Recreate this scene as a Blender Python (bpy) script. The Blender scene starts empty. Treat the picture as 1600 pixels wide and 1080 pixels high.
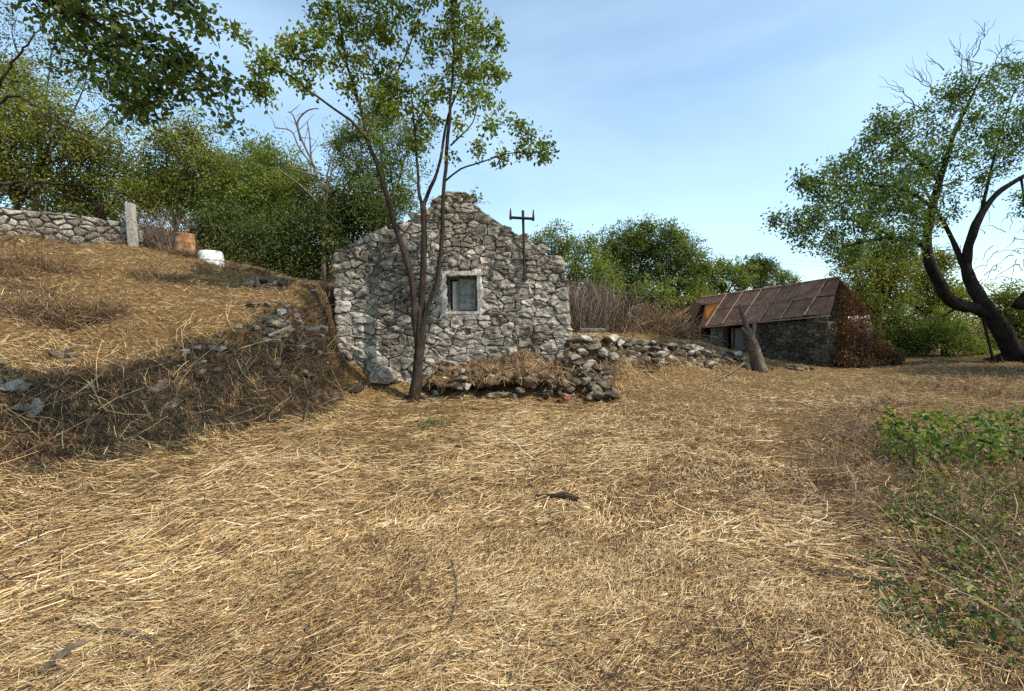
import bpy, bmesh, math, random
import numpy as np
from mathutils import Vector, Matrix, Euler

random.seed(7)
RNG = np.random.default_rng(11)
SC = bpy.context.scene
COL = SC.collection
R = math.radians

# ---------------------------------------------------------------- camera, sky, sun, exposure
FPX = 720.0                                   # focal length in pixels of a 1600 px wide frame
PITCH = math.atan(32 / FPX)
CAMZ = 1.6
cam_d = bpy.data.cameras.new('camera'); cam_d.lens = 36 * FPX / 1600; cam_d.sensor_width = 36
cam_d.clip_end = 2000; cam_d.clip_start = 0.05
cam = bpy.data.objects.new('camera', cam_d); COL.objects.link(cam)
cam.location = (0, 0, CAMZ); cam.rotation_euler = (math.pi / 2 - PITCH, 0, 0)
SC.camera = cam

SUN_EL = R(49); SUN_AZ = R(118)              # azimuth clockwise from +Y
world = bpy.data.worlds.new('World'); SC.world = world; world.use_nodes = True
wn = world.node_tree; wn.nodes.clear()
sky = wn.nodes.new('ShaderNodeTexSky'); sky.sky_type = 'NISHITA'; sky.sun_disc = False
sky.sun_elevation = SUN_EL; sky.sun_rotation = SUN_AZ
sky.altitude = 200; sky.air_density = 1.0; sky.dust_density = 0.9; sky.ozone_density = 1.3
bg = wn.nodes.new('ShaderNodeBackground'); bg.inputs[1].default_value = 0.15
wo = wn.nodes.new('ShaderNodeOutputWorld')
# thin high cirrus: faint streaks over the whole sky
tc = wn.nodes.new('ShaderNodeTexCoord'); mp = wn.nodes.new('ShaderNodeMapping'); mp.inputs['Scale'].default_value = (0.9, 0.9, 2.6); mp.inputs['Rotation'].default_value = (0.0, 0.35, 0.5)
ns = wn.nodes.new('ShaderNodeTexNoise'); ns.inputs['Scale'].default_value = 1.6; ns.inputs['Detail'].default_value = 5; ns.inputs['Distortion'].default_value = 0.4
rp = wn.nodes.new('ShaderNodeValToRGB'); rp.color_ramp.elements[0].position = 0.42; rp.color_ramp.elements[0].color = (0.13, 0.13, 0.13, 1); rp.color_ramp.elements[1].position = 0.8; rp.color_ramp.elements[1].color = (0.34, 0.34, 0.34, 1)
mxs = wn.nodes.new('ShaderNodeMix'); mxs.data_type = 'RGBA'; mxs.inputs[7].default_value = (5.8, 7.4, 8.0, 1)
hs = wn.nodes.new('ShaderNodeHueSaturation'); hs.inputs['Saturation'].default_value = 1.04
wn.links.new(tc.outputs['Generated'], mp.inputs[0]); wn.links.new(mp.outputs[0], ns.inputs['Vector']); wn.links.new(ns.outputs['Fac'], rp.inputs[0]); wn.links.new(rp.outputs[0], mxs.inputs[0])
tn = wn.nodes.new('ShaderNodeMix'); tn.data_type = 'RGBA'; tn.blend_type = 'MULTIPLY'; tn.inputs[0].default_value = 1.0; tn.inputs[7].default_value = (0.94, 1.05, 1.02, 1)
wn.links.new(sky.outputs[0], hs.inputs['Color']); wn.links.new(hs.outputs[0], tn.inputs[6]); wn.links.new(tn.outputs[2], mxs.inputs[6])
wn.links.new(mxs.outputs[2], bg.inputs[0]); wn.links.new(bg.outputs[0], wo.inputs[0])

sun_dir = Vector((math.sin(SUN_AZ) * math.cos(SUN_EL), math.cos(SUN_AZ) * math.cos(SUN_EL), math.sin(SUN_EL)))
sd = bpy.data.lights.new('sun', 'SUN'); sd.energy = 3.7; sd.angle = R(0.5); sd.color = (1.0, 0.92, 0.8)
so = bpy.data.objects.new('sun', sd); COL.objects.link(so)
so.rotation_euler = (-sun_dir).to_track_quat('-Z', 'Y').to_euler(); so.location = sun_dir * 40

SC.view_settings.view_transform = 'Standard'; SC.view_settings.look = 'None'
SC.view_settings.exposure = 0.62; SC.view_settings.gamma = 1.0
SC.render.engine = 'CYCLES'
SC.cycles.max_bounces = 6; SC.cycles.diffuse_bounces = 3; SC.cycles.glossy_bounces = 2
SC.cycles.transmission_bounces = 4; SC.cycles.transparent_max_bounces = 4
SC.cycles.use_denoising = False

# ---------------------------------------------------------------- helpers
def at(px, py, Y):
    """world point at depth Y that the photograph shows at pixel px, py (1600 x 1080)"""
    fx = (px - 800) / FPX; fy = -(py - 540) / FPX
    d = Vector((fx, math.cos(PITCH) + fy * math.sin(PITCH), -math.sin(PITCH) + fy * math.cos(PITCH)))
    t = Y / d.y
    return Vector((d.x * t, Y, CAMZ + d.z * t))

def hash3(ix, iy, iz, seed):
    h = (ix.astype(np.int64) * 374761393 + iy.astype(np.int64) * 668265263 + iz.astype(np.int64) * 2147483647 + seed * 974711) & 0x7fffffff
    h = ((h ^ (h >> 13)) * 1274126177) & 0x7fffffff
    h = ((h ^ (h >> 16)) * 2246822519) & 0x7fffffff
    return (h ^ (h >> 15)) / float(0x7fffffff)

def vnoise(P, seed=0):
    """value noise in -1..1, P (n,3) or (n,2)"""
    P = np.asarray(P, float)
    if P.shape[1] == 2: P = np.column_stack([P, np.zeros(len(P))])
    I = np.floor(P).astype(np.int64); f = P - I; f = f * f * (3 - 2 * f)
    out = 0
    for dx in (0, 1):
        for dy in (0, 1):
            for dz in (0, 1):
                w = (f[:, 0] if dx else 1 - f[:, 0]) * (f[:, 1] if dy else 1 - f[:, 1]) * (f[:, 2] if dz else 1 - f[:, 2])
                out = out + w * hash3(I[:, 0] + dx, I[:, 1] + dy, I[:, 2] + dz, seed)
    return out * 2 - 1

def fbm(P, oct=3, seed=0):
    P = np.asarray(P, float); a = 1; s = 0
    for o in range(oct):
        s = s + a * vnoise(P * 2 ** o, seed + o * 17); a *= 0.5
    return s

def make_mesh(name, V, tris=None, quads=None, tint=None, smooth=False):
    me = bpy.data.meshes.new(name)
    V = np.asarray(V, np.float32).reshape(-1, 3)
    tr = np.zeros((0, 3), np.int32) if tris is None or len(tris) == 0 else np.asarray(tris, np.int32).reshape(-1, 3)
    qd = np.zeros((0, 4), np.int32) if quads is None or len(quads) == 0 else np.asarray(quads, np.int32).reshape(-1, 4)
    nt, nq = len(tr), len(qd)
    me.vertices.add(len(V)); me.vertices.foreach_set('co', V.ravel())
    me.loops.add(nt * 3 + nq * 4); me.polygons.add(nt + nq)
    me.loops.foreach_set('vertex_index', np.concatenate([tr.ravel(), qd.ravel()]).astype(np.int32))
    ls = np.concatenate([np.arange(nt) * 3, nt * 3 + np.arange(nq) * 4]).astype(np.int32)
    me.polygons.foreach_set('loop_start', ls)
    me.polygons.foreach_set('use_smooth', np.full(nt + nq, bool(smooth)))
    if tint is not None:
        a = me.attributes.new('tint', 'FLOAT', 'POINT'); a.data.foreach_set('value', np.asarray(tint, np.float32))
    me.update(calc_edges=True)
    return me

class MB:
    """collects vertices, triangles, quads and a per-vertex tint into one mesh"""
    def __init__(s): s.V = []; s.T = []; s.Q = []; s.A = []; s.n = 0
    def add(s, V, tris=None, quads=None, tint=0.5):
        V = np.asarray(V, float).reshape(-1, 3)
        if tris is not None and len(tris): s.T.append(np.asarray(tris, np.int64).reshape(-1, 3) + s.n)
        if quads is not None and len(quads): s.Q.append(np.asarray(quads, np.int64).reshape(-1, 4) + s.n)
        s.V.append(V); s.A.append(np.broadcast_to(np.asarray(tint, float), (len(V),))); s.n += len(V)
    def box(s, lo, hi, tint=0.5, rot=None, c=None):
        x0, y0, z0 = lo; x1, y1, z1 = hi
        V = np.array([[x0,y0,z0],[x1,y0,z0],[x1,y1,z0],[x0,y1,z0],[x0,y0,z1],[x1,y0,z1],[x1,y1,z1],[x0,y1,z1]], float)
        if rot is not None: V = V @ np.array(rot.to_matrix()).T
        if c is not None: V = V + np.array(c)
        s.add(V, quads=[[0,3,2,1],[4,5,6,7],[0,1,5,4],[1,2,6,5],[2,3,7,6],[3,0,4,7]], tint=tint)
    def tube(s, pts, rad, sides=6, tint=0.5, cap=True, wob=0.0, seed=0):
        P = np.asarray(pts, float); n = len(P); rad = np.broadcast_to(np.asarray(rad, float), (n,))
        T = np.gradient(P, axis=0); T /= np.linalg.norm(T, axis=1)[:, None] + 1e-9
        u = np.cross(T[0], [0.3, 0.2, 1.0]); 
        if np.linalg.norm(u) < 1e-3: u = np.cross(T[0], [1, 0, 0])
        u /= np.linalg.norm(u); U = [u]
        for i in range(1, n):
            u = U[-1] - T[i] * np.dot(U[-1], T[i]); u /= np.linalg.norm(u) + 1e-9; U.append(u)
        U = np.array(U); W = np.cross(T, U)
        a = np.arange(sides) * 2 * math.pi / sides
        ring = U[:, None, :] * np.cos(a)[None, :, None] + W[:, None, :] * np.sin(a)[None, :, None]
        rr = np.repeat(rad[:, None], sides, 1)
        if wob: 
            q = (P[:, None, :] + ring * rad[:, None, None]).reshape(-1, 3)
            rr = rr * (1 + wob * fbm(q * 3.0, 2, seed).reshape(n, sides) + 0.6 * wob * np.sin(a * 3 + seed)[None, :])
        V = (P[:, None, :] + ring * rr[:, :, None]).reshape(-1, 3)
        i = np.arange(n - 1)[:, None] * sides; j = np.arange(sides)[None, :]; k = (j + 1) % sides
        q = np.stack([i + j, i + k, i + sides + k, i + sides + j], -1).reshape(-1, 4)
        V = np.vstack([V, P[0], P[-1]]); c0, c1 = len(V) - 2, len(V) - 1
        t = [[c0, k2, j2] for j2, k2 in zip(range(sides), np.roll(range(sides), -1))]
        b = (n - 1) * sides
        t += [[c1, b + j2, b + k2] for j2, k2 in zip(range(sides), np.roll(range(sides), -1))]
        s.add(V, tris=t, quads=q, tint=tint)
    def lathe(s, c, prof, sides=24, tint=0.5):
        n = len(prof); a = np.arange(sides) * 2 * math.pi / sides
        V = np.array([[c[0] + r * math.cos(t), c[1] + r * math.sin(t), c[2] + z] for r, z in prof for t in a])
        i = np.arange(n - 1)[:, None] * sides; j = np.arange(sides)[None, :]; k = (j + 1) % sides
        s.add(V, quads=np.stack([i + j, i + k, i + sides + k, i + sides + j], -1).reshape(-1, 4), tint=tint)
    def arrays(s):
        V = np.vstack(s.V) if s.V else np.zeros((0, 3))
        return V, (np.vstack(s.T) if s.T else None), (np.vstack(s.Q) if s.Q else None), np.concatenate(s.A) if s.A else None

def wloc(o):
    v = Vector((0, 0, 0))
    while o is not None: v = v + o.location; o = o.parent
    return v

def tag(o, label=None, cat=None, group=None, kind=None):
    if label: o['label'] = label
    if cat: o['category'] = cat
    if group: o['group'] = group
    if kind: o['kind'] = kind
    return o

def thing(name, loc, label, cat, group=None):
    o = bpy.data.objects.new(name, None); COL.objects.link(o); o.location = Vector(loc); o.empty_display_size = 0.2
    return tag(o, label, cat, group)

def obj(name, mb, mat, parent=None, origin=None, smooth=False):
    V, T, Q, A = mb.arrays()
    if origin is None:
        origin = wloc(parent) if parent is not None else Vector((float(V[:, 0].mean()), float(V[:, 1].mean()), float(V[:, 2].min())))
    me = make_mesh(name, V - np.array(origin), T, Q, A, smooth)
    me.materials.append(mat)
    o = bpy.data.objects.new(name, me); COL.objects.link(o)
    if parent is not None:
        o.parent = parent; o.location = Vector(origin) - wloc(parent)
    else: o.location = origin
    return o

def inst(name, me, parent, loc, scale=(1, 1, 1), rot=(0, 0, 0)):
    o = bpy.data.objects.new(name, me); COL.objects.link(o)
    if parent is not None: o.parent = parent; o.location = Vector(loc) - wloc(parent)
    else: o.location = loc
    o.scale = scale; o.rotation_euler = rot
    return o

# ---------------------------------------------------------------- materials
def new_mat(name):
    m = bpy.data.materials.new(name); m.use_nodes = True
    nt = m.node_tree; nt.nodes.clear()
    out = nt.nodes.new('ShaderNodeOutputMaterial')
    return m, nt, out

def node(nt, typ, **kw):
    n = nt.nodes.new(typ)
    for k, v in kw.items():
        if k == 'inp':
            for a, b in v.items(): n.inputs[a].default_value = b
        else: setattr(n, k, v)
    return n

def ramp(nt, fac, stops):
    r = nt.nodes.new('ShaderNodeValToRGB'); e = r.color_ramp.elements
    while len(e) < len(stops): e.new(0.5)
    for el, (p, c) in zip(e, stops):
        el.position = p; el.color = (*c, 1) if len(c) == 3 else c
    nt.links.new(fac, r.inputs[0]); return r.outputs[0]

def noise(nt, scale, detail=4, rough=0.55, vec=None, dist=0.0):
    n = node(nt, 'ShaderNodeTexNoise', inp={'Scale': scale, 'Detail': detail, 'Roughness': rough, 'Distortion': dist})
    if vec is None: vec = node(nt, 'ShaderNodeNewGeometry').outputs['Position']
    nt.links.new(vec, n.inputs['Vector']); return n.outputs['Fac']

def mix(nt, fac, a, b, mode='MIX'):
    m = node(nt, 'ShaderNodeMix', data_type='RGBA', blend_type=mode)
    for sock, v in ((m.inputs[0], fac), (m.inputs[6], a), (m.inputs[7], b)):
        if isinstance(v, (float, int)): sock.default_value = v
        elif isinstance(v, tuple): sock.default_value = (*v, 1)
        else: nt.links.new(v, sock)
    return m.outputs[2]

def bump(nt, h, strength, dist):
    b = node(nt, 'ShaderNodeBump', inp={'Strength': strength, 'Distance': dist}); nt.links.new(h, b.inputs['Height']); return b.outputs[0]

def principled(nt, out, col, rough=0.85, normal=None, metal=0.0, spec=0.3):
    p = node(nt, 'ShaderNodeBsdfPrincipled', inp={'Roughness': rough, 'Metallic': metal, 'Specular IOR Level': spec})
    if isinstance(col, tuple): p.inputs['Base Color'].default_value = (*col, 1)
    else: nt.links.new(col, p.inputs['Base Color'])
    if normal is not None: nt.links.new(normal, p.inputs['Normal'])
    nt.links.new(p.outputs[0], out.inputs[0]); return p

def mat_leaf(name, stops, transl=0.4, rough=0.6, gloss=0.02):
    transl = min(0.6, transl + 0.08); stops = [(p, (min(1, c[0] * 1.45), min(1, c[1] * 1.45), c[2] * 1.05)) for p, c in stops]
    m, nt, out = new_mat(name)
    a = node(nt, 'ShaderNodeAttribute', attribute_name='tint')
    c = ramp(nt, a.outputs['Fac'], stops)
    d = node(nt, 'ShaderNodeBsdfDiffuse'); nt.links.new(c, d.inputs[0])
    t = node(nt, 'ShaderNodeBsdfTranslucent')
    c2 = mix(nt, 1.0, c, (1.0, 1.0, 0.55), 'MULTIPLY'); nt.links.new(c2, t.inputs[0])
    mx = node(nt, 'ShaderNodeMixShader', inp={0: transl}); nt.links.new(d.outputs[0], mx.inputs[1]); nt.links.new(t.outputs[0], mx.inputs[2])
    g = node(nt, 'ShaderNodeBsdfGlossy', inp={'Roughness': rough}); g.inputs[0].default_value = (0.9, 0.95, 1, 1)
    m2 = node(nt, 'ShaderNodeMixShader', inp={0: gloss}); nt.links.new(mx.outputs[0], m2.inputs[1]); nt.links.new(g.outputs[0], m2.inputs[2])
    nt.links.new(m2.outputs[0], out.inputs[0]); return m

def mat_ramp(name, stops, rough=0.8, spec=0.25, nscale=None):
    """colour by the tint each piece carries"""
    m, nt, out = new_mat(name)
    a = node(nt, 'ShaderNodeAttribute', attribute_name='tint')
    c = ramp(nt, a.outputs['Fac'], stops)
    if nscale:
        n = noise(nt, nscale, 4); c = mix(nt, 1.0, c, ramp(nt, n, [(0.3, (0.65, 0.62, 0.6)), (0.7, (1.15, 1.12, 1.1))]), 'MULTIPLY')
    principled(nt, out, c, rough, spec=spec); return m

def mat_stone(name, dark, mid, light, lichen=0.5, moss=(0.10, 0.09, 0.06), scale=9.0, bstr=0.9):
    m, nt, out = new_mat(name)
    oi = node(nt, 'ShaderNodeObjectInfo')
    n1 = noise(nt, scale, 6, 0.65); n2 = noise(nt, scale * 0.45, 5, 0.6, dist=0.6); n3 = noise(nt, scale * 5, 4, 0.7)
    c = ramp(nt, n1, [(0.28, dark), (0.5, mid), (0.72, light)])
    f = ramp(nt, oi.outputs['Random'], [(0.0, (0.48, 0.45, 0.42)), (0.35, (0.85, 0.82, 0.77)), (0.7, (1.05, 1.04, 1.02)), (1.0, (1.25, 1.22, 1.17))])
    c = mix(nt, 1.0, c, f, 'MULTIPLY')
    k = ramp(nt, n2, [(0.56 - 0.12 * lichen, (0, 0, 0)), (0.68, (lichen,) * 3)])
    c = mix(nt, k, c, moss)
    n4 = noise(nt, 0.9, 5, 0.65); c = mix(nt, 0.85, c, ramp(nt, n4, [(0.36, (0.42, 0.4, 0.37)), (0.5, (0.85, 0.83, 0.8)), (0.62, (1.12, 1.1, 1.05))]), 'MULTIPLY')
    sp = ramp(nt, n3, [(0.35, (0.6, 0.6, 0.6)), (0.6, (1.08, 1.08, 1.08))]); c = mix(nt, 0.8, c, sp, 'MULTIPLY')
    b = node(nt, 'ShaderNodeMath', operation='ADD'); nt.links.new(n1, b.inputs[0]); nt.links.new(n3, b.inputs[1])
    principled(nt, out, c, 0.92, bump(nt, b.outputs[0], bstr, 0.03), spec=0.15); return m

def mat_noise(name, stops, scale, rough=0.9, bstr=0.6, bdist=0.03, detail=6, spec=0.2, metal=0.0):
    m, nt, out = new_mat(name)
    n1 = noise(nt, scale, detail, 0.65); c = ramp(nt, n1, stops)
    n2 = noise(nt, scale * 6, 4, 0.7)
    c = mix(nt, 0.7, c, ramp(nt, n2, [(0.3, (0.6, 0.6, 0.6)), (0.7, (1.15, 1.15, 1.15))]), 'MULTIPLY')
    principled(nt, out, c, rough, bump(nt, n2, bstr, bdist), metal, spec); return m

def mat_bark(name, dark, light, scale=10):
    m, nt, out = new_mat(name)
    g = node(nt, 'ShaderNodeNewGeometry'); mp = node(nt, 'ShaderNodeMapping'); mp.inputs['Scale'].default_value = (scale, scale, scale * 0.28)
    nt.links.new(g.outputs['Position'], mp.inputs[0])
    n1 = noise(nt, 1.0, 6, 0.7, mp.outputs[0], 0.5); n2 = noise(nt, 1.4, 3, 0.6)
    c = ramp(nt, n1, [(0.3, dark), (0.7, light)])
    c = mix(nt, ramp(nt, n2, [(0.5, (0, 0, 0)), (0.75, (0.6, 0.6, 0.6))]), c, tuple(min(1, v * 1.7) for v in light))
    principled(nt, out, c, 0.95, bump(nt, n1, 1.0, 0.07), spec=0.1); return m

M = {}
M['limestone'] = mat_stone('limestone', (0.19, 0.172, 0.145), (0.47, 0.43, 0.37), (0.74, 0.69, 0.60), 0.75, (0.07, 0.06, 0.046))
M['wall_stone'] = mat_stone('dry_wall_limestone', (0.22, 0.20, 0.17), (0.46, 0.43, 0.38), (0.66, 0.62, 0.56), 0.5, (0.13, 0.11, 0.08), 8)
M['rubble'] = mat_stone('rubble_stone', (0.085, 0.065, 0.045), (0.20, 0.165, 0.12), (0.42, 0.37, 0.29), 0.9, (0.07, 0.055, 0.035), 7)
M['shed_stone'] = mat_stone('shed_stone', (0.07, 0.058, 0.042), (0.17, 0.145, 0.11), (0.3, 0.265, 0.21), 0.8, (0.05, 0.04, 0.028), 9)
M['mortar'] = mat_noise('earth_mortar', [(0.3, (0.05, 0.042, 0.032)), (0.5, (0.15, 0.128, 0.1)), (0.7, (0.34, 0.305, 0.25))], 8, bstr=1.0)
M['plaster'] = mat_noise('old_lime_plaster', [(0.3, (0.2, 0.18, 0.15)), (0.45, (0.46, 0.43, 0.37)), (0.62, (0.74, 0.7, 0.62))], 8, bstr=0.8)
M['bark'] = mat_bark('bark_dark', (0.022, 0.016, 0.012), (0.075, 0.056, 0.042), 16)
M['bark_old'] = mat_bark('bark_old_mulberry', (0.01, 0.008, 0.007), (0.034, 0.027, 0.022), 9)
M['bark_grey'] = mat_bark('bark_weathered', (0.06, 0.045, 0.033), (0.22, 0.175, 0.13), 14)
M['twig'] = mat_ramp('dry_twig', [(0, (0.05, 0.035, 0.025)), (0.5, (0.14, 0.09, 0.06)), (1, (0.34, 0.25, 0.16))])
M['straw'] = mat_ramp('cut_straw', [(0.0, (0.04, 0.021, 0.011)), (0.25, (0.25, 0.14, 0.056)), (0.5, (0.49, 0.315, 0.135)), (0.8, (0.66, 0.475, 0.23)), (1.0, (0.81, 0.69, 0.43))], 0.6, 0.3)
M['brush'] = mat_ramp('dry_brush', [(0.0, (0.05, 0.03, 0.02)), (0.4, (0.15, 0.09, 0.05)), (0.75, (0.27, 0.175, 0.09)), (1, (0.45, 0.34, 0.2))], 0.8)
M['thicket'] = mat_ramp('bare_thicket', [(0.0, (0.07, 0.05, 0.04)), (0.5, (0.19, 0.14, 0.10)), (1, (0.36, 0.28, 0.2))], 0.85)
G = lambda *s: [(p, c) for p, c in s]
M['leaf_main'] = mat_leaf('leaf_ash_green', G((0, (0.05, 0.075, 0.014)), (0.45, (0.12, 0.16, 0.026)), (0.8, (0.18, 0.21, 0.035)), (0.95, (0.26, 0.25, 0.06)), (1, (0.28, 0.16, 0.05))), 0.48)
M['leaf_left'] = mat_leaf('leaf_overhang', G((0, (0.035, 0.05, 0.016)), (0.5, (0.085, 0.12, 0.03)), (1, (0.16, 0.185, 0.05))), 0.4)
M['leaf_right'] = mat_leaf('leaf_mulberry', G((0, (0.03, 0.05, 0.016)), (0.5, (0.07, 0.11, 0.03)), (0.9, (0.12, 0.165, 0.036)), (1, (0.18, 0.165, 0.05))), 0.4)
M['leaf_olive'] = mat_leaf('leaf_olive_green', G((0, (0.05, 0.057, 0.013)), (0.5, (0.135, 0.148, 0.028)), (1, (0.23, 0.225, 0.045))), 0.38)
M['leaf_yellow'] = mat_leaf('leaf_yellow_green', G((0, (0.045, 0.06, 0.014)), (0.5, (0.12, 0.15, 0.03)), (1, (0.2, 0.22, 0.045))), 0.4)
M['leaf_mid'] = mat_leaf('leaf_mid_green', G((0, (0.034, 0.05, 0.013)), (0.5, (0.09, 0.122, 0.028)), (1, (0.165, 0.185, 0.04))), 0.38)
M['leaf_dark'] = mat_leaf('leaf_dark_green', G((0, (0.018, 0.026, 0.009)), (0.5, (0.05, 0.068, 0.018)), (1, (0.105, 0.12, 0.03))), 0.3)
M['leaf_weed'] = mat_leaf('leaf_bramble', G((0, (0.03, 0.055, 0.015)), (0.45, (0.085, 0.125, 0.028)), (0.8, (0.165, 0.2, 0.036)), (0.93, (0.26, 0.27, 0.08)), (1, (0.34, 0.25, 0.12))), 0.4)
M['leaf_grey'] = mat_leaf('leaf_grey_green', G((0, (0.03, 0.045, 0.02)), (0.5, (0.08, 0.11, 0.045)), (1, (0.22, 0.26, 0.15))), 0.3)
M['leaf_dead'] = mat_leaf('leaf_dead_creeper', G((0, (0.03, 0.014, 0.008)), (0.5, (0.10, 0.045, 0.02)), (1, (0.22, 0.105, 0.04))), 0.25)
M['leaf_dead_pale'] = mat_leaf('leaf_withered', G((0, (0.12, 0.07, 0.03)), (0.5, (0.26, 0.18, 0.09)), (1, (0.4, 0.33, 0.2))), 0.25)
M['wood_grey'] = mat_noise('weathered_timber', [(0.3, (0.10, 0.085, 0.07)), (0.7, (0.28, 0.25, 0.21))], 12, bstr=0.5)
M['iron'] = mat_noise('rusted_iron', [(0.3, (0.018, 0.014, 0.012)), (0.7, (0.06, 0.04, 0.03))], 20, 0.7, 0.4, 0.01)
M['concrete'] = mat_noise('old_concrete', [(0.3, (0.34, 0.31, 0.25)), (0.7, (0.6, 0.56, 0.48))], 14, bstr=0.7)
M['barrel_rust'] = mat_noise('rusty_drum', [(0.3, (0.14, 0.06, 0.025)), (0.5, (0.33, 0.17, 0.08)), (0.72, (0.5, 0.33, 0.2))], 7, 0.8, 0.3, 0.01)
M['white_plastic'] = mat_noise('white_plastic', [(0.3, (0.5, 0.5, 0.46)), (0.55, (0.78, 0.79, 0.76)), (0.7, (0.84, 0.85, 0.83))], 9, 0.5, 0.1, 0.01, spec=0.4)
M['roof_rust'] = mat_noise('brown_rusted_sheet', [(0.25, (0.16, 0.075, 0.042)), (0.5, (0.30, 0.17, 0.105)), (0.75, (0.42, 0.28, 0.19))], 2.2, 0.75, 0.4, 0.01)
def mat_sheet(name, stops, scale):
    m, nt, out = new_mat(name); oi = node(nt, 'ShaderNodeObjectInfo')
    n1 = noise(nt, scale, 6, 0.7); g = node(nt, 'ShaderNodeNewGeometry'); mp_ = node(nt, 'ShaderNodeMapping'); mp_.inputs['Scale'].default_value = (9, 9, 1.2); nt.links.new(g.outputs['Position'], mp_.inputs[0])
    n2 = noise(nt, 1.0, 5, 0.65, mp_.outputs[0]); n3 = noise(nt, 30, 4, 0.7)
    c = ramp(nt, n1, stops); c = mix(nt, 1.0, c, ramp(nt, oi.outputs['Random'], [(0, (0.7, 0.66, 0.64)), (1, (1.2, 1.18, 1.16))]), 'MULTIPLY')
    c = mix(nt, 0.8, c, ramp(nt, n2, [(0.35, (0.55, 0.5, 0.48)), (0.6, (1.1, 1.08, 1.05))]), 'MULTIPLY')
    principled(nt, out, c, 0.75, bump(nt, n3, 0.4, 0.01), spec=0.25); return m
M['roof_rust'] = mat_sheet('brown_rusted_sheet', [(0.25, (0.15, 0.07, 0.042)), (0.5, (0.30, 0.165, 0.11)), (0.75, (0.44, 0.29, 0.21))], 2.4)
M['roof_orange'] = mat_noise('orange_rusted_sheet', [(0.3, (0.40, 0.13, 0.03)), (0.7, (0.62, 0.24, 0.06))], 3, 0.8, 0.3, 0.01)
M['seam'] = mat_noise('seam_strip', [(0.3, (0.24, 0.14, 0.10)), (0.7, (0.46, 0.33, 0.26))], 8, 0.75, 0.3, 0.01)
M['char_and_shade'] = mat_noise('charred_wood_and_shade', [(0.3, (0.012, 0.01, 0.009)), (0.75, (0.08, 0.05, 0.035))], 25, 0.9, 1.0, 0.02)  # charred sticks, and the panels that stand for shade inside the shed
M['brick'] = mat_noise('red_brick', [(0.3, (0.30, 0.11, 0.07)), (0.7, (0.5, 0.22, 0.14))], 20)
M['earth'] = mat_noise('dry_earth', [(0.3, (0.06, 0.038, 0.022)), (0.5, (0.16, 0.105, 0.058)), (0.7, (0.30, 0.21, 0.12))], 5, bstr=1.0, bdist=0.05)
M['earth_dark'] = mat_noise('dark_wall_earth', [(0.3, (0.03, 0.02, 0.013)), (0.5, (0.085, 0.058, 0.036)), (0.7, (0.2, 0.15, 0.1))], 6, bstr=1.0, bdist=0.05)
M['cable'] = mat_noise('overhead_cable', [(0.3, (0.05, 0.05, 0.05)), (0.7, (0.08, 0.08, 0.08))], 3)
M['cloth'] = mat_noise('faded_curtain', [(0.3, (0.4, 0.41, 0.38)), (0.7, (0.68, 0.7, 0.64))], 9, 0.9, 0.3, 0.01)
M['board'] = mat_noise('grey_shutter_board', [(0.3, (0.09, 0.1, 0.1)), (0.7, (0.2, 0.22, 0.22))], 9, 0.8, 0.3, 0.01)
mg, nt, out = new_mat('dusty_glass')
n1 = noise(nt, 9, 4); pg = principled(nt, out, ramp(nt, n1, [(0.3, (0.10, 0.11, 0.10)), (0.7, (0.30, 0.31, 0.285))]), 0.5, spec=0.3)
M['glass'] = mg

# the ground: soil between mats of bleached straw
mg, nt, out = new_mat('straw_covered_soil')
n1 = noise(nt, 1.1, 6, 0.6); n2 = noise(nt, 14, 6, 0.7); n3 = noise(nt, 70, 4, 0.7)
c = ramp(nt, n2, [(0.30, (0.04, 0.024, 0.011)), (0.46, (0.13, 0.08, 0.033)), (0.6, (0.28, 0.18, 0.075)), (0.75, (0.44, 0.31, 0.14))])
c = mix(nt, ramp(nt, n1, [(0.38, (0.55, 0.55, 0.55)), (0.55, (0, 0, 0))]), c, (0.13, 0.075, 0.035))
c = mix(nt, 0.8, c, ramp(nt, n3, [(0.3, (0.45, 0.42, 0.4)), (0.65, (1.15, 1.15, 1.1))]), 'MULTIPLY')
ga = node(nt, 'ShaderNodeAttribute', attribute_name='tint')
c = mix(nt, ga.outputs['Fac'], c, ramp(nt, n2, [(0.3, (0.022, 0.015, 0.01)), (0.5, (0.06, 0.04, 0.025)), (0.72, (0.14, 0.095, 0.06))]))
principled(nt, out, c, 0.95, bump(nt, n3, 1.0, 0.02), spec=0.1)
M['ground'] = mg

# ---------------------------------------------------------------- terrain
FOOT = [(-6.2, 3.2), (-5.5, 4.9), (-5.3, 5.6), (-4.75, 6.3), (-4.15, 7.3), (-3.8, 8.4), (-3.85, 9.6), (-4.1, 10.7)]
TOP = [(-7.1, 3.6, .55), (-6.35, 5.3, .62), (-6.0, 6.2, .82), (-5.35, 7.2, 1.05), (-4.75, 8.3, 1.36), (-4.5, 9.5, 1.85), (-4.42, 10.8, 2.4)]
RFOOT = [(1.25, 10.75), (2.3, 11.1), (3.67, 13.05), (6.2, 15.0), (8.2, 16.15)]
RTOP = [(1.2, 11.1, 1.28), (2.12, 11.38, 1.28), (3.47, 13.25, 1.2), (6.03, 15.2, .9), (8.08, 16.35, .55)]
CP = [(x, y, 0.03) for x, y in FOOT] + TOP + [(x, y, 0.04) for x, y in RFOOT] + RTOP
for y in (-6, -2, 1, 3, 5, 7, 9):
    for x in (-3, 0, 3, 7, 12, 20):
        if not (x == -3 and y >= 9): CP.append((x, y, 0.02 * math.sin(x * 1.3 + y)))
CP += [(-3, 9.4, 0), (-3.4, 10.6, .12), (-1.5, 10.6, .06), (0.5, 10.5, .03), (-5, 3, 0), (-5.5, 0, .1), (-6, -5, .2)]
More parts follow.
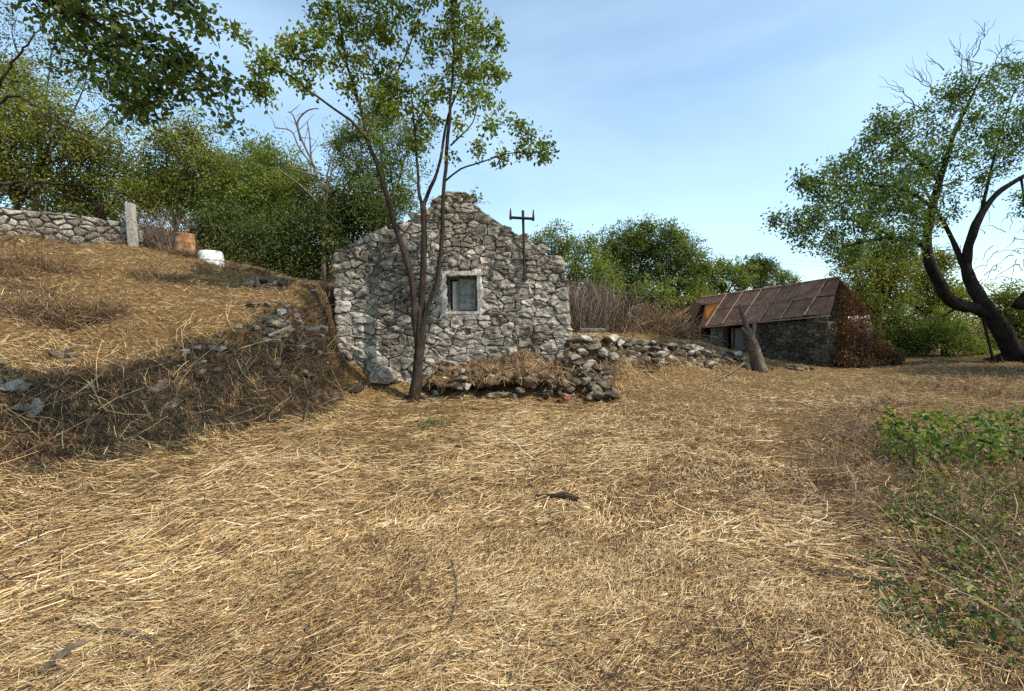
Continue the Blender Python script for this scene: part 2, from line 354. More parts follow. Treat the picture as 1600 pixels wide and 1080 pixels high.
CP += [(4.5, 12, 0), (8, 13, 0), (9, 15.2, 0.03), (11.5, 16, .03), (12, 13, 0.05), (16, 14, .25), (17.3, 16, .33), (15, 17, .25), (13.5, 17, .1), (20, 18, .4), (24, 12, .3), (22, 24, .4), (14, 22, .3)]
CP += [(-8, 7, 1.62), (-8.0, 7.65, 1.62), (-7.3, 7.85, 1.6), (-8.1, 8.2, 2.12), (-7.2, 8.35, 2.0), (-8.5, 9, 2.4), (-6.5, 9.2, 2.02), (-6, 11, 2.45), (-7.5, 11.8, 3.05), (-12.2, 11, 3.62), (-10.5, 13, 3.8), (-8.8, 13.5, 3.55), (-6.8, 14, 2.95), (-5.2, 13, 2.65), (-4.6, 12, 2.5),
       (-14, 16, 4.1), (-9, 17, 3.8), (-5.5, 17, 2.9), (-10, 25, 5), (-20, 25, 7), (-25, 12, 6), (-15, 8, 4.2), (-11, 7.5, 2.9), (-12, 5, 2.8), (-9.5, 4, 1.6), (-10, 1, 1.5), (-9, -4, 1.0), (-10.3, 9.5, 3.1)]
CP += [(-1, 13, .3), (-1, 16, .8), (-3, 13, .8), (-4.0, 11.6, 2.5), (-4.0, 13, 2.6), (-3.9, 15, 2.7), (1.0, 13, .9), (1.9, 12.6, 1.26), (2.5, 15, 1.35), (4.2, 16, 1.3), (6.5, 17.5, 1.0), (8.4, 18.8, .7), (9, 22, .7), (11, 20, .2), (0, 20, 2.3), (3, 20, 2.0), (6, 24, 1.7), (5, 32, 2.2), (-3, 30, 4), (12, 32, 1.2)]
CP += [(-200, 0, 12), (-200, 200, 26), (0, 250, 14), (200, 250, 3), (250, 0, 0), (0, -200, 0), (200, -200, 0), (-200, -200, 6), (-60, 40, 12), (20, 60, 1.5), (50, 40, .5), (-25, 50, 9)]
CPA = np.array(CP, float)
def _solve():
    X = CPA[:, :2]; n = len(X)
    K = np.linalg.norm(X[:, None] - X[None], axis=2) - 0.02 * np.eye(n)
    A = np.zeros((n + 3, n + 3)); A[:n, :n] = K; A[:n, n] = 1; A[:n, n + 1:] = X; A[n, :n] = 1; A[n + 1:, :n] = X.T
    return np.linalg.solve(A, np.concatenate([CPA[:, 2], np.zeros(3)]))
_W = _solve()
def height(x, y, detail=True):
    x = np.atleast_1d(np.asarray(x, float)); y = np.atleast_1d(np.asarray(y, float)); out = np.zeros(len(x))
    for s in range(0, len(x), 20000):
        P = np.column_stack([x[s:s + 20000], y[s:s + 20000]])
        D = np.linalg.norm(P[:, None] - CPA[None, :, :2], axis=2)
        out[s:s + 20000] = D @ _W[:-3] + _W[-3] + P @ _W[-2:]
    if detail:
        P = np.column_stack([x, y])
        rough = 0.018 + 0.085 * np.clip((out - 0.15) / 0.8, 0, 1) * (np.clip((-3.2 - x) / 1.0, 0, 1) + 0.5 * (y > 11.0) * (x > 1))
        out = out + rough * fbm(P * 1.5, 4, 5) + 0.02 * fbm(P * 4.2, 3, 9)
    return out
def hz(x, y): return float(height([x], [y])[0])

def axis(lo, flo, fhi, hi, step):
    fine = np.arange(flo, fhi + 1e-6, step); a = [fine]
    d = step; v = fhi; r = []
    while v < hi: d *= 1.18; v += d; r.append(v)
    d = step; v = flo; l = []
    while v > lo: d *= 1.18; v -= d; l.append(v)
    return np.concatenate([np.array(l[::-1]), fine, np.array(r)])
gx = axis(-500, -13, 14, 500, 0.12); gy = axis(-200, 0.0, 20, 600, 0.12)
GX, GY = np.meshgrid(gx, gy); gz = height(GX.ravel(), GY.ravel())
nx, ny = len(gx), len(gy); i = np.arange(ny - 1)[:, None] * nx; j = np.arange(nx - 1)[None, :]
q = np.stack([i + j, i + j + 1, i + j + 1 + nx, i + j + nx], -1).reshape(-1, 4)
def poly_in(P, x, y):
    c = np.zeros(len(x), bool); jx = len(P) - 1
    for k in range(len(P)):
        xi, yi = P[k]; xj, yj = P[jx]; c ^= ((yi > y) != (yj > y)) & (x < (xj - xi) * (y - yi) / (yj - yi + 1e-12) + xi); jx = k
    return c
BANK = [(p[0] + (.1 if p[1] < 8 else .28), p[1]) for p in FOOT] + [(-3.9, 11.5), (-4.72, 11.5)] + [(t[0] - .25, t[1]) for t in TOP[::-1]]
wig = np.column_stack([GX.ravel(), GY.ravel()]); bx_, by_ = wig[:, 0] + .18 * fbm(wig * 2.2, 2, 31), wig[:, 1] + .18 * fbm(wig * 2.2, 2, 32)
earth = poly_in(BANK, bx_, by_) * .8  # bare bank earth, its dark tone also carrying part of the bank's shadow
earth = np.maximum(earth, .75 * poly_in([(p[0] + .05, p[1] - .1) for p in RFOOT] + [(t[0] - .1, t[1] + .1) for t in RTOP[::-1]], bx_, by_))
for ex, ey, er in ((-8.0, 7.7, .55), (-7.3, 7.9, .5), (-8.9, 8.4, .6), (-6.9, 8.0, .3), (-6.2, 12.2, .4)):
    earth = np.maximum(earth, .8 * (((bx_ - ex) / er) ** 2 + ((by_ - ey) / (er * .5)) ** 2 < 1))  # dark patches painted for the shade in the slope hollows
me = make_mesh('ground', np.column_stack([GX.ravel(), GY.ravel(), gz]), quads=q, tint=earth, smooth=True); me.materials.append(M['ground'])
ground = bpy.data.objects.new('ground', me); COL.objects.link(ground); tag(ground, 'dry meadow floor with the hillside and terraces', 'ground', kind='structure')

# ---------------------------------------------------------------- stones
def polyat(P, f):
    P = np.array(P, float); seg = np.linalg.norm(np.diff(P[:, :2], axis=0), axis=1); c = np.concatenate([[0], np.cumsum(seg)]) / seg.sum()
    return np.array([np.interp(f, c, P[:, k]) for k in range(P.shape[1])])
def clip_half(poly, n, d):
    """keep the part of a convex polygon where n.p <= d"""
    out = []; L = len(poly)
    for k in range(L):
        a, b = poly[k], poly[(k + 1) % L]; da = n[0] * a[0] + n[1] * a[1] - d; db = n[0] * b[0] + n[1] * b[1] - d
        if da <= 0: out.append(a)
        if (da < 0 < db) or (db < 0 < da):
            t = da / (da - db); out.append((a[0] + t * (b[0] - a[0]), a[1] + t * (b[1] - a[1])))
    return out

def cells(seeds, wts, outline, gap, holes=(), squash=1.45):
    S = np.array(seeds, float); SS = S * [1, squash]; res = []
    for i in range(len(S)):
        poly = [(u, v * squash) for u, v in outline]
        d2 = ((SS - SS[i]) ** 2).sum(1); order = np.argsort(d2)[1:28]
        for jx in order:
            n = SS[jx] - SS[i]; L = math.hypot(*n); n = n / L
            d = (SS[jx] @ SS[jx] - SS[i] @ SS[i] + wts[i] - wts[jx]) / (2 * L) - gap / 2
            poly = clip_half(poly, n, d)
            if len(poly) < 3: break
        if len(poly) < 3: res.append(None); continue
        for (u0, v0, u1, v1) in holes:
            s = S[i]; opts = [(u0 - s[0], (1, 0), u0), (s[0] - u1, (-1, 0), -u1), ((v0 - s[1]), (0, 1), v0 * squash), ((s[1] - v1), (0, -1), -v1 * squash)]
            o = max(opts, key=lambda t: t[0]); poly = clip_half(poly, o[1], o[2] - gap / 2)
            if len(poly) < 3: break
        if len(poly) < 3: res.append(None); continue
        res.append([(u, v / squash) for u, v in poly])
    return res

def stone_arrays(poly, bulge, rng, seed, edge=0.08):
    """a rough stone block over a polygon of the wall plane: (u, v, n) vertices, quads and triangles"""
    P = np.array(poly)
    Q = []
    for k in range(len(P)):                       # cut the corners
        a, b = P[k], P[(k + 1) % len(P)]
        cu = rng.uniform(0.06, 0.2); Q += [a * (1 - cu) + b * cu, a * cu + b * (1 - cu)]
    P = np.array(Q); keep = [0]
    for k in range(1, len(P)):
        if np.linalg.norm(P[k] - P[keep[-1]]) > 0.018: keep.append(k)
    P = P[keep]
    if len(P) < 4: return None
    Q = []
    for k in range(len(P)):
        a, b = P[k], P[(k + 1) % len(P)]; m = max(1, int(np.linalg.norm(b - a) / edge))
        for t in range(m): Q.append(a + (b - a) * t / m)
    P = np.array(Q); c = P.mean(0); P = P + rng.normal(0, 0.006, P.shape)
    size = math.sqrt(max(1e-4, np.ptp(P[:, 0]) * np.ptp(P[:, 1])))
    h = bulge * (0.6 + 0.8 * rng.random()) * min(1.3, 0.5 + size * 1.6); tu, tv = rng.normal(0, 0.07, 2); n = len(P)
    rings = [(1.0, -0.13), (1.0, 0.45 * h), (0.93, 0.85 * h), (0.68, h * 1.0), (0.34, h * 1.03)]
    V = []
    for s, d in rings:
        p = c + (P - c) * s
        dd = d + (p - c) @ np.array([tu, tv]) * (d > 0)
        V.append(np.column_stack([p, dd]))
    V.append(np.array([[c[0], c[1], h * 1.05]])); V = np.vstack(V)
    m = V[:, 2] > 0
    nz = fbm(V * 9 + seed * 3.7, 3, seed); V[:, 2] += m * nz * 0.03 * min(1.4, size * 4)
    V[:, :2] += (m * 0.010)[:, None] * np.column_stack([vnoise(V * 13 + 5, seed), vnoise(V * 13 + 9, seed + 3)])
    quads = []; tris = []
    for r in range(len(rings) - 1):
        for k in range(n):
            k2 = (k + 1) % n; quads.append([r * n + k, r * n + k2, (r + 1) * n + k2, (r + 1) * n + k])
    b = (len(rings) - 1) * n
    for k in range(n): tris.append([b + k, b + (k + 1) % n, len(V) - 1])
    return V, tris, quads

def inside(poly, p):
    c = False; x, y = p; jx = len(poly) - 1
    for k in range(len(poly)):
        (xi, yi), (xj, yj) = poly[k], poly[jx]
        if (yi > y) != (yj > y) and x < (xj - xi) * (y - yi) / (yj - yi) + xi: c = not c
        jx = k
    return c

def row_seeds(u0, u1, v0, v1, hfun, wfun, rng, jit=0.22):
    S = []; W = []; v = v0
    while v < v1:
        h = hfun(v) * rng.uniform(0.75, 1.3); u = u0 - rng.random() * 0.2
        while u < u1:
            w = wfun(v) * (rng.uniform(0.45, 1.0) if rng.random() < 0.55 else rng.uniform(1.0, 2.1)); hh = h
            if rng.random() < 0.28 and h > 0.15:      # two small stones in one course
                S += [(u + w / 2 + rng.normal(0, .02), v + h * 0.27), (u + w / 2 + rng.normal(0, .02), v + h * 0.77)]; W += [0, 0]
            else:
                S.append((u + w / 2 + rng.normal(0, jit * w * 0.3), v + h / 2 + rng.normal(0, jit * h))); W.append(rng.normal(0, 0.006))
            u += w
        v += h
    return S, W

def masonry(parent, origin, U, Vv, N, outline, mat, hfun, wfun, seed, bulge=0.05, gap=0.016, holes=(), keep=None, name='stone', stuff=None, extra=None):
    rng = np.random.default_rng(seed); us = [p[0] for p in outline]; vs = [p[1] for p in outline]
    S, W = row_seeds(min(us), max(us), min(vs), max(vs), hfun, wfun, rng)
    if extra:
        S, W = extra(S, W, rng)
    ok = [k for k, s in enumerate(S) if inside(outline, s) and not any(h[0] < s[0] < h[2] and h[1] < s[1] < h[3] for h in holes)]
    S = [S[k] for k in ok]; W = [W[k] for k in ok]
    Cc = cells(S, W, outline, gap, holes); B = np.array([U, Vv, N]); cnt = 0; joined = MB()
    area = [0 if q_ is None else abs(sum(q_[k][0] * q_[(k + 1) % len(q_)][1] - q_[(k + 1) % len(q_)][0] * q_[k][1] for k in range(len(q_)))) / 2 for q_ in Cc]
    rank = np.argsort(np.argsort([-a_ if Cc[k] is not None and (not keep or keep(np.array(Cc[k]).mean(0))) else 1 for k, a_ in enumerate(area)]))
    for k, poly in enumerate(Cc):
        if poly is None: continue
        a = np.array(poly); cen = a.mean(0)
        if keep and not keep(cen): continue
        if np.ptp(a[:, 0]) < 0.04 or np.ptp(a[:, 1]) < 0.03: continue
        r = stone_arrays(poly, bulge, rng, seed * 1000 + k)
        if r is None: continue
        Vl, t, q = r; Vw = Vl @ B + np.array(origin)
        if stuff or rank[k] >= 285: joined.add(Vw, t, q, rng.random()); continue
        mb = MB(); mb.add(Vw, t, q)
        obj(name, mb, mat, parent, origin=Vector(np.array([cen[0], cen[1], 0]) @ B + np.array(origin)))
        cnt += 1
    if joined.n:
        o = obj(stuff or 'small_stones', joined, mat, parent); o['kind'] = 'stuff'
    return cnt

def rock_mesh(name, seed, mat, flat=0.75, sub=2, rough=0.3):
    bm = bmesh.new(); bmesh.ops.create_icosphere(bm, subdivisions=sub, radius=1.0)
    V = np.array([v.co[:] for v in bm.verts]); rng = np.random.default_rng(seed)
    for _ in range(7):                             # broken faces
        n = rng.normal(size=3); n /= np.linalg.norm(n); d = V @ n; lim = rng.uniform(0.5, 0.85)
        V -= np.outer(np.clip(d - lim, 0, None), n) * 0.92
    V *= (1 + rough * fbm(V * 1.7 + seed, 3, seed))[:, None]; V[:, 2] *= flat
    for v, c in zip(bm.verts, V): v.co = c
    me = bpy.data.meshes.new(name); bm.to_mesh(me); bm.free(); me.materials.append(mat); return me
ROCKS = [rock_mesh('stone', 20 + k, M['rubble'], 0.6 + 0.05 * k) for k in range(8)]
ROCKS_LIGHT = [rock_mesh('stone', 50 + k, M['wall_stone'], 0.6 + 0.05 * k) for k in range(6)]

# ---------------------------------------------------------------- stone house
HY = 11.0
house = thing('stone_house', (-1.3, HY, 0.0), 'roofless grey stone house with a single small window in its gable', 'house')
def fp(px, py): p = at(px, py, HY); return (p.x, p.z)
TRUE = [fp(529, 640), fp(527, 500), fp(521, 397), fp(563, 378), fp(613, 353), fp(653, 335), fp(676, 318), fp(700, 301), fp(724, 303), fp(745, 323), fp(768, 347), fp(813, 367), fp(880, 411), fp(882, 480), fp(891, 515), fp(893, 640)]
HULL = [fp(529, 640), fp(521, 397), fp(613, 346), fp(672, 314), fp(700, 299), fp(726, 300), fp(815, 359), fp(881, 405), fp(893, 515), fp(893, 640)]
wx0, wz1 = fp(697, 431); wx1, wz0 = fp(746, 487)
WIN = (wx0, wz0, wx1, wz1)
def gable_prism(mb, poly, y0, y1):
    n = len(poly); V = [(x, y0, z) for x, z in poly] + [(x, y1, z) for x, z in poly]
    c0 = (sum(p[0] for p in poly) / n, sum(p[1] for p in poly) / n); V += [(c0[0], y0, c0[1]), (c0[0], y1, c0[1])]
    mb.add(V, tris=[[2 * n, (k + 1) % n, k] for k in range(n)] + [[2 * n + 1, n + k, n + (k + 1) % n] for k in range(n)], quads=[[k, (k + 1) % n, n + (k + 1) % n, n + k] for k in range(n)])
SH = [(x * 0.985 - 0.02, z - 0.17 if z > 2 else z) for x, z in HULL]
mb = MB()
L_ = clip_half(SH, (1, 0), wx0); Rr = clip_half(SH, (-1, 0), -wx1); Mi = clip_half(clip_half(SH, (-1, 0), -wx0), (1, 0), wx1)
for pl in (L_, Rr, clip_half(Mi, (0, 1), wz0), clip_half(Mi, (0, -1), -wz1)): gable_prism(mb, pl, HY + 0.02, HY + 0.5)
x0, x1 = SH[0][0], SH[-1][0]; ez = 2.75
mb.box((x0 - 0.02, HY + 0.5, -0.3), (x0 + 0.5, HY + 6.0, 3.0)); mb.box((x1 - 0.5, HY + 0.5, -0.3), (x1 - 0.04, HY + 6.0, ez)); mb.box((x0 + 0.5, HY + 5.5, -0.3), (x1 - 0.5, HY + 6.0, 2.9))
obj('wall_core', mb, M['mortar'], house)

def hfun(v): return 0.30 if v < 0.8 else 0.225 if v < 1.7 else 0.18
def wfun(v): return 0.42 if v < 0.8 else 0.33 if v < 1.6 else 0.27
def quoins(S, W, rng):
    xl, xr = HULL[0][0], HULL[-1][0]; S2 = []; W2 = []
    for s, w in zip(S, W):
        if (s[0] < xl + 0.36 and s[1] < 3.4) or (s[0] > xr - 0.42 and s[1] < 3.05): continue
        S2.append(s); W2.append(w)
    v = 0.1; k = 0
    while v < 3.3:
        h = rng.uniform(0.2, 0.36); wd = 0.3 if k % 2 else 0.19
        S2.append((xl + wd * 0.55, v + h / 2)); W2.append(0.01)
        if v < 3.0: S2.append((xr - (0.49 - wd) * 0.6, v + h / 2)); W2.append(0.01)
        v += h; k += 1
    return S2, W2
nst = masonry(house, (0, HY, 0), (1, 0, 0), (0, 0, 1), (0, -1, 0), HULL, M['limestone'], hfun, wfun, 3, bulge=0.05, gap=0.014, holes=[(wx0 - 0.10, wz0 - 0.09, wx1 + 0.12, wz1 + 0.06)], keep=lambda c: inside(TRUE, c), extra=quoins)
# small pinning stones pressed into the joints
rng = np.random.default_rng(5); mb = MB(); k = 0
while k < 900:
    u, v = rng.uniform(HULL[0][0], HULL[-1][0]), rng.uniform(0.1, 4.6)
    if not inside(TRUE, (u, v)) or (wx0 - .15 < u < wx1 + .15 and wz0 - .12 < v < wz1 + .1): continue
    me = ROCKS[k % 8]; co = np.empty(len(me.vertices) * 3); me.vertices.foreach_get('co', co); co = co.reshape(-1, 3)
    s = rng.uniform(0.02, 0.06); a = rng.normal(0, .4)
    rot = np.array([[math.cos(a), 0, math.sin(a)], [0, 1, 0], [-math.sin(a), 0, math.cos(a)]])
    mb.add((co * [s * 1.6, s * .8, s * .9]) @ rot.T + [u, HY - 0.022, v], tris=[p.vertices[:] for p in me.polygons]); k += 1
o = obj('pinning_stones', mb, M['limestone'], house); o['kind'] = 'stuff'
# side wall facing the terrace and the far wall, seen only from aside
mo = [(0, 0.0), (0, ez), (5.6, ez), (5.6, 0.0)]
masonry(house, (x1 - 0.03, HY + 0.45, 0), (0, 1, 0), (0, 0, 1), (1, 0, 0), mo, M['limestone'], lambda v: 0.27, lambda v: 0.4, 8, stuff='side_masonry')
# capping stones along the broken gable edge
for a, b in zip(TRUE[2:12], TRUE[3:13]):
    L = math.hypot(b[0] - a[0], b[1] - a[1]); m = max(1, int(L / 0.15))
    for t in range(m):
        f = (t + rng.uniform(0.2, 0.8)) / m; s = rng.uniform(0.07, 0.16)
        inst('stone', random.choice(ROCKS_LIGHT), house, (a[0] + (b[0] - a[0]) * f, HY + rng.uniform(0.06, 0.4), a[1] + (b[1] - a[1]) * f - 0.035 + rng.normal(0, 0.025)), (s * 1.3, s * 1.2, s * 0.75), (rng.normal(0, .2), rng.normal(0, .25), rng.random() * 6))
# window: plaster reveal, timber frame, broken panes, curtain and board behind
win = bpy.data.objects.new('window', None); COL.objects.link(win); win.parent = house; win.location = Vector((wx0, HY, wz0)) - wloc(house); win.empty_display_size = 0.1
def ring_mb(x0, z0, x1, z1, b, y0, y1, wobble=0.0, sd_=1):
    mb = MB(); r = np.random.default_rng(sd_); n = 9
    def rect(e, y, w):
        P = []
        for (ax, az), (bx, bz) in (((x0 - e, z0 - e), (x1 + e, z0 - e)), ((x1 + e, z0 - e), (x1 + e, z1 + e)), ((x1 + e, z1 + e), (x0 - e, z1 + e)), ((x0 - e, z1 + e), (x0 - e, z0 - e))):
            for t in range(n): P.append((ax + (bx - ax) * t / n + r.normal(0, w), y + r.normal(0, w * 0.25), az + (bz - az) * t / n + r.normal(0, w)))
        return P
    m = 4 * n; V = rect(0, y1, 0) + rect(0, y0, wobble * 0.2) + rect(b * 0.5, y0 - 0.012, wobble * 0.3) + rect(b, y0 + 0.01, wobble) + rect(b, y1, 0)
    Q = [[r_ * m + k, r_ * m + (k + 1) % m, (r_ + 1) * m + (k + 1) % m, (r_ + 1) * m + k] for r_ in range(4) for k in range(m)]
    mb.add(V, quads=Q); return mb
obj('plaster_surround', ring_mb(wx0, wz0, wx1, wz1, 0.15, HY - 0.05, HY + 0.28, 0.05), M['plaster'], win)
mb = MB(); mb.box((wx0 - 0.05, HY - 0.075, wz0 - 0.055), (wx1 + 0.06, HY + 0.2, wz0 + 0.004)); obj('sill', mb, M['plaster'], win)
mb = MB(); mb.box((wx0 - 0.12, HY - 0.06, wz1 + 0.015), (wx1 + 0.13, HY + 0.2, wz1 + 0.1), rot=None); obj('lintel', mb, M['plaster'], win)
fx0, fx1, fz0, fz1 = wx0 + 0.02, wx1 - 0.012, wz0 + 0.006, wz1 - 0.012; yb = HY + 0.2
mb = MB()
mb.box((fx0, yb, fz0), (fx0 + 0.05, yb + 0.06, fz1)); mb.box((fx1 - 0.05, yb, fz0), (fx1, yb + 0.06, fz1)); mb.box((fx0 + 0.05, yb, fz1 - 0.05), (fx1 - 0.05, yb + 0.06, fz1)); mb.box((fx0 + 0.05, yb, fz0), (fx1 - 0.05, yb + 0.06, fz0 + 0.04))
obj('frame', mb, M['bark_grey'], win)
mx_ = fx0 + 0.24
mb = MB(); mb.box((mx_, yb + 0.003, fz0 + 0.042), (mx_ + 0.045, yb + 0.05, fz1 - 0.052)); obj('mullion', mb, M['wood_grey'], win)
for a, b, c_, d in ((mx_ + 0.047, fx1 - 0.052, fz0 + 0.042, fz0 + 0.40), (mx_ + 0.047, fx1 - 0.052, fz0 + 0.425, fz1 - 0.052)):
    mb = MB(); mb.box((a, yb + 0.02, c_), (b, yb + 0.026, d)); obj('pane', mb, M['glass'], win)
mb = MB(); mb.box((mx_ + 0.047, yb + 0.004, fz0 + 0.401), (fx1 - 0.052, yb + 0.045, fz0 + 0.424)); obj('glazing_bar', mb, M['wood_grey'], win)
mb = MB(); xs = np.linspace(fx0 + 0.1, fx0 + 0.36, 30); V = []
for z in (fz0 + 0.02, fz1 - 0.1):
    for x in xs: V.append((x, yb + 0.085 + 0.02 * math.sin(x * 70), z))
mb.add(V, quads=[[k, k + 1, 31 + k, 30 + k] for k in range(29)]); obj('curtain', mb, M['cloth'], win)
mb = MB(); mb.box((wx0 - 0.04, HY + 0.505, wz0 - 0.05), (wx1 + 0.05, HY + 0.54, wz1 + 0.05)); obj('dark_backing', mb, M['board'], win)

# iron power bracket on the gable
p0 = at(820, 440, HY - 0.12); p1 = at(817, 329, HY - 0.12)
br = thing('power_bracket', (p0.x, p0.y, p0.z), 'thin rusty iron T-shaped cable bracket standing up from the gable wall', 'bracket')
mb = MB(); mb.tube([p0, (p0 + p1) / 2, p1], 0.032, 8); obj('mast', mb, M['iron'], br)
ca = at(797, 340, HY - 0.16); cb = at(834, 342, HY - 0.16)
mb = MB(); mb.tube([ca, cb], 0.036, 4); obj('crossbar', mb, M['iron'], br)
for q_, top in ((ca, 326), (cb, 328)):
    mb = MB(); e = at(798 if q_ is ca else 833, top, HY - 0.16); d = 0.01 if q_ is ca else -0.01
    mb.tube([q_ + Vector((d, 0, -0.05)), q_ + Vector((d, 0, 0.03)), Vector((q_.x + d, q_.y, e.z))], [0.03, 0.028, 0.012], 6); obj('insulator_pin', mb, M['iron'], br)
for dz in (0.06, 0.5):
    mb = MB(); mb.box((p0.x - 0.07, HY - 0.15, p0.z + dz), (p0.x + 0.07, HY + 0.03, p0.z + dz + 0.04)); obj('wall_clamp', mb, M['iron'], br)

# ---------------------------------------------------------------- earth ledge below the gable
def ledge_profile(x):
    w = 0.5 + 0.5 * math.sin(x * 3.1 + 1); k = min(1, max(0, (x + 2.05) / 0.35)) * min(1, max(0, (1.25 - x) / 0.5))
    return [(11.03, .98), (10.8, .86 + .05 * w), (10.5, .62), (10.25 - .06 * w, .47), (10.1 - .1 * w, .37), (10.14 - .06 * w, .30), (10.4, .25), (10.75, .2), (11.03, .15)], k
xs = np.linspace(-2.1, 1.3, 70); V = []
for x in xs:
    pr, k = ledge_profile(x)
    hx = .62 + .38 * math.exp(-((x - .15) / .75) ** 2) + .08 * math.sin(x * 5.3)
    for y, z in pr: V.append((x, 11.03 - (11.03 - y) * (0.45 + 0.55 * k) * (.85 + .15 * math.sin(x * 7 + y * 3)), (.2 + (z - .2) * hx) * (0.75 + 0.25 * k) - (1 - k) * .12))
V = np.array(V); nn = fbm(V * 3.0, 3, 4); V[:, 1] -= 0.11 * nn; V[:, 2] += 0.10 * fbm(V * 4 + 7, 3, 8)
V = np.where((np.arange(len(V)) % 9 == 0)[:, None] | (np.arange(len(V)) % 9 == 8)[:, None], np.column_stack([V[:, 0], np.full(len(V), 11.03), V[:, 2]]), V)
mb = MB(); mb.add(V, quads=[[a * 9 + b, a * 9 + b + 1, (a + 1) * 9 + b + 1, (a + 1) * 9 + b] for a in range(69) for b in range(8)])
led = obj('earth_ledge', mb, M['earth'], smooth=True)
tag(led, 'overhanging dry earth ledge banked against the gable foot', 'ledge')

# ---------------------------------------------------------------- rubble, walls and boulders
def pile(name, label, cat, spots, meshes, seed, origin):
    t = thing(name, origin, label, cat); r = np.random.default_rng(seed)
    for (x, y, z, s) in spots:
        inst('stone', meshes[int(r.integers(len(meshes)))], t, (x, y, z), (s * r.uniform(.9, 1.5), s * r.uniform(.8, 1.2), s * r.uniform(.7, 1.0)), (r.normal(0, .35), r.normal(0, .35), r.random() * 6.3))
    return t
rng = np.random.default_rng(21); sp = []
for k in range(125):
    x = rng.uniform(0.75, 2.35); y = rng.uniform(10.15, 11.15); d = math.hypot((x - 1.55) / 0.85, (y - 10.8) / 0.6)
    top = 0.62 * max(0, 1 - d) ** 0.6
    sp.append((x, y, 0.03 + top * rng.uniform(0.55, 1.0), rng.uniform(0.06, 0.15)))
pile('rubble_heap', 'heap of broken grey stones spilling from the right corner of the ruined house', 'rubble', sp, ROCKS, 2, (1.55, 10.7, 0))

sp = []
for k in range(64):
    x = rng.uniform(-1.95, 1.0); sp.append((x, rng.uniform(10.03, 10.5) + .25 * (x < -1.6), rng.choice([.05, .24, .3, .36, .42, .48, .54]) + rng.normal(0, .03), rng.uniform(.05, .12)))
pile('ledge_rubble', 'stones bedded in the lip of the earth ledge and fallen below it', 'rubble', sp, ROCKS + ROCKS_LIGHT[:3], 4, (-.4, 10.3, 0))
rw = thing('retaining_wall', (3.7, 13.1, 0.0), 'low crumbling dry-stone terrace wall between the house and the rusty shed', 'wall')
RF3 = [(x, y, 0.04) for x, y in RFOOT]
rng = np.random.default_rng(31); cnt = 0; mb = MB(); F = np.linspace(0, 1, 60); V = []
for f in F:
    a = polyat(RF3, f); b = polyat(RTOP, f)
    for h in (-.1, .25, .5, .75, .97): V.append(a + (b - a) * [.8 * h, .8 * h, h] + [.02, -.03, 0])
    V.append(b + [-.35, .35, .02])
V = np.array(V); V += (0.05 * fbm(V * 4, 3, 3))[:, None] * [1, -1, .6]
mb.add(V, quads=[[r_ * 6 + k, (r_ + 1) * 6 + k, (r_ + 1) * 6 + k + 1, r_ * 6 + k + 1] for r_ in range(59) for k in range(5)]); obj('wall_core', mb, M['earth_dark'], rw)
for course in range(7):
    f = 0.03
    while f < 1.0:
        s = rng.uniform(0.10, 0.19) * (1.15 if course < 3 else 0.95); a = polyat(RF3, f); b = polyat(RTOP, f); h = (course + 0.5) / 7
        p = a + (b - a) * [0.8 * h, 0.8 * h, h]; p[0] += 0.04; p[1] -= 0.05
        p = p + rng.normal(0, 0.045, 3)
        if cnt < 296 and rng.random() < 0.9:
            inst('stone', random.choice(ROCKS if rng.random() < 0.8 else ROCKS_LIGHT), rw, p, (s * rng.uniform(1, 1.7), s, s * rng.uniform(.6, .95)), (rng.normal(0, .2), rng.normal(0, .2), 0.72 + rng.normal(0, .3))); cnt += 1
        f += s * 2.1 / 9.0

for px, py, Y, s, lab in ((600, 588, 10.75, (.42, .25, .27), 'large pale boulder at the gable foot beside the tree trunk'),
                          (556, 606, 10.55, (.26, .2, .15), 'rounded mossy boulder below the left corner of the gable'),
                          (785, 617, 10.2, (.36, .18, .1), 'flat grey boulder lying in the shade under the earth ledge')):
    p = at(px, py, Y); o = inst('boulder', rock_mesh('boulder', int(px), M['limestone'] if px == 600 else M['rubble'], 0.8, 3, 0.22), None, (p.x, p.y, max(p.z, hz(p.x, p.y) + s[2] * 0.3)), s, (0, 0, 0.4)); tag(o, lab, 'boulder')
# outcrops on the hillside
def outcrop(px, py, Y, n, spread, s, lab, seed, meshes=ROCKS):
    p = at(px, py, Y); r = np.random.default_rng(seed); S = []
    for k in range(n):
        x = p.x + r.normal(0, spread); y = p.y + r.normal(0, spread * .6); S.append((x, y, hz(x, y) + s * 0.25, s * r.uniform(.5, 1.2)))
    return pile('rock_outcrop', lab, 'rock', S, meshes, seed, (p.x, p.y, hz(p.x, p.y)))
outcrop(412, 465, 11.4, 7, .22, .17, 'flat-topped rock ledge poking out of the straw slope', 61)
outcrop(395, 430, 12.8, 8, .35, .15, 'stony edge at the top of the slope beside the dark shrubs', 62)
outcrop(335, 470, 10.6, 4, .2, .08, 'few pale stones lying on the middle of the straw slope', 63, ROCKS_LIGHT)
outcrop(30, 655, 5.75, 9, .3, .12, 'cluster of pale stones at the far left end of the shaded bank', 64, ROCKS_LIGHT)
outcrop(170, 640, 6.3, 6, .25, .09, 'scattered grey stones in the middle of the shaded bank', 65)
outcrop(445, 600, 9.0, 34, .38, .11, 'rubble showing through the dark bank next to the house', 66)
outcrop(100, 612, 6.6, 4, .15, .11, 'bluish flat stones on the upper edge of the shaded bank', 67)
sp = []
for k in range(70):
    f = rng.uniform(.5, 1.0); b_ = polyat(TOP, f); x = b_[0] + rng.normal(.06, .13); y = b_[1] + rng.normal(0, .12); sp.append((x, y, hz(x, y) + .02, rng.uniform(.035, .11)))
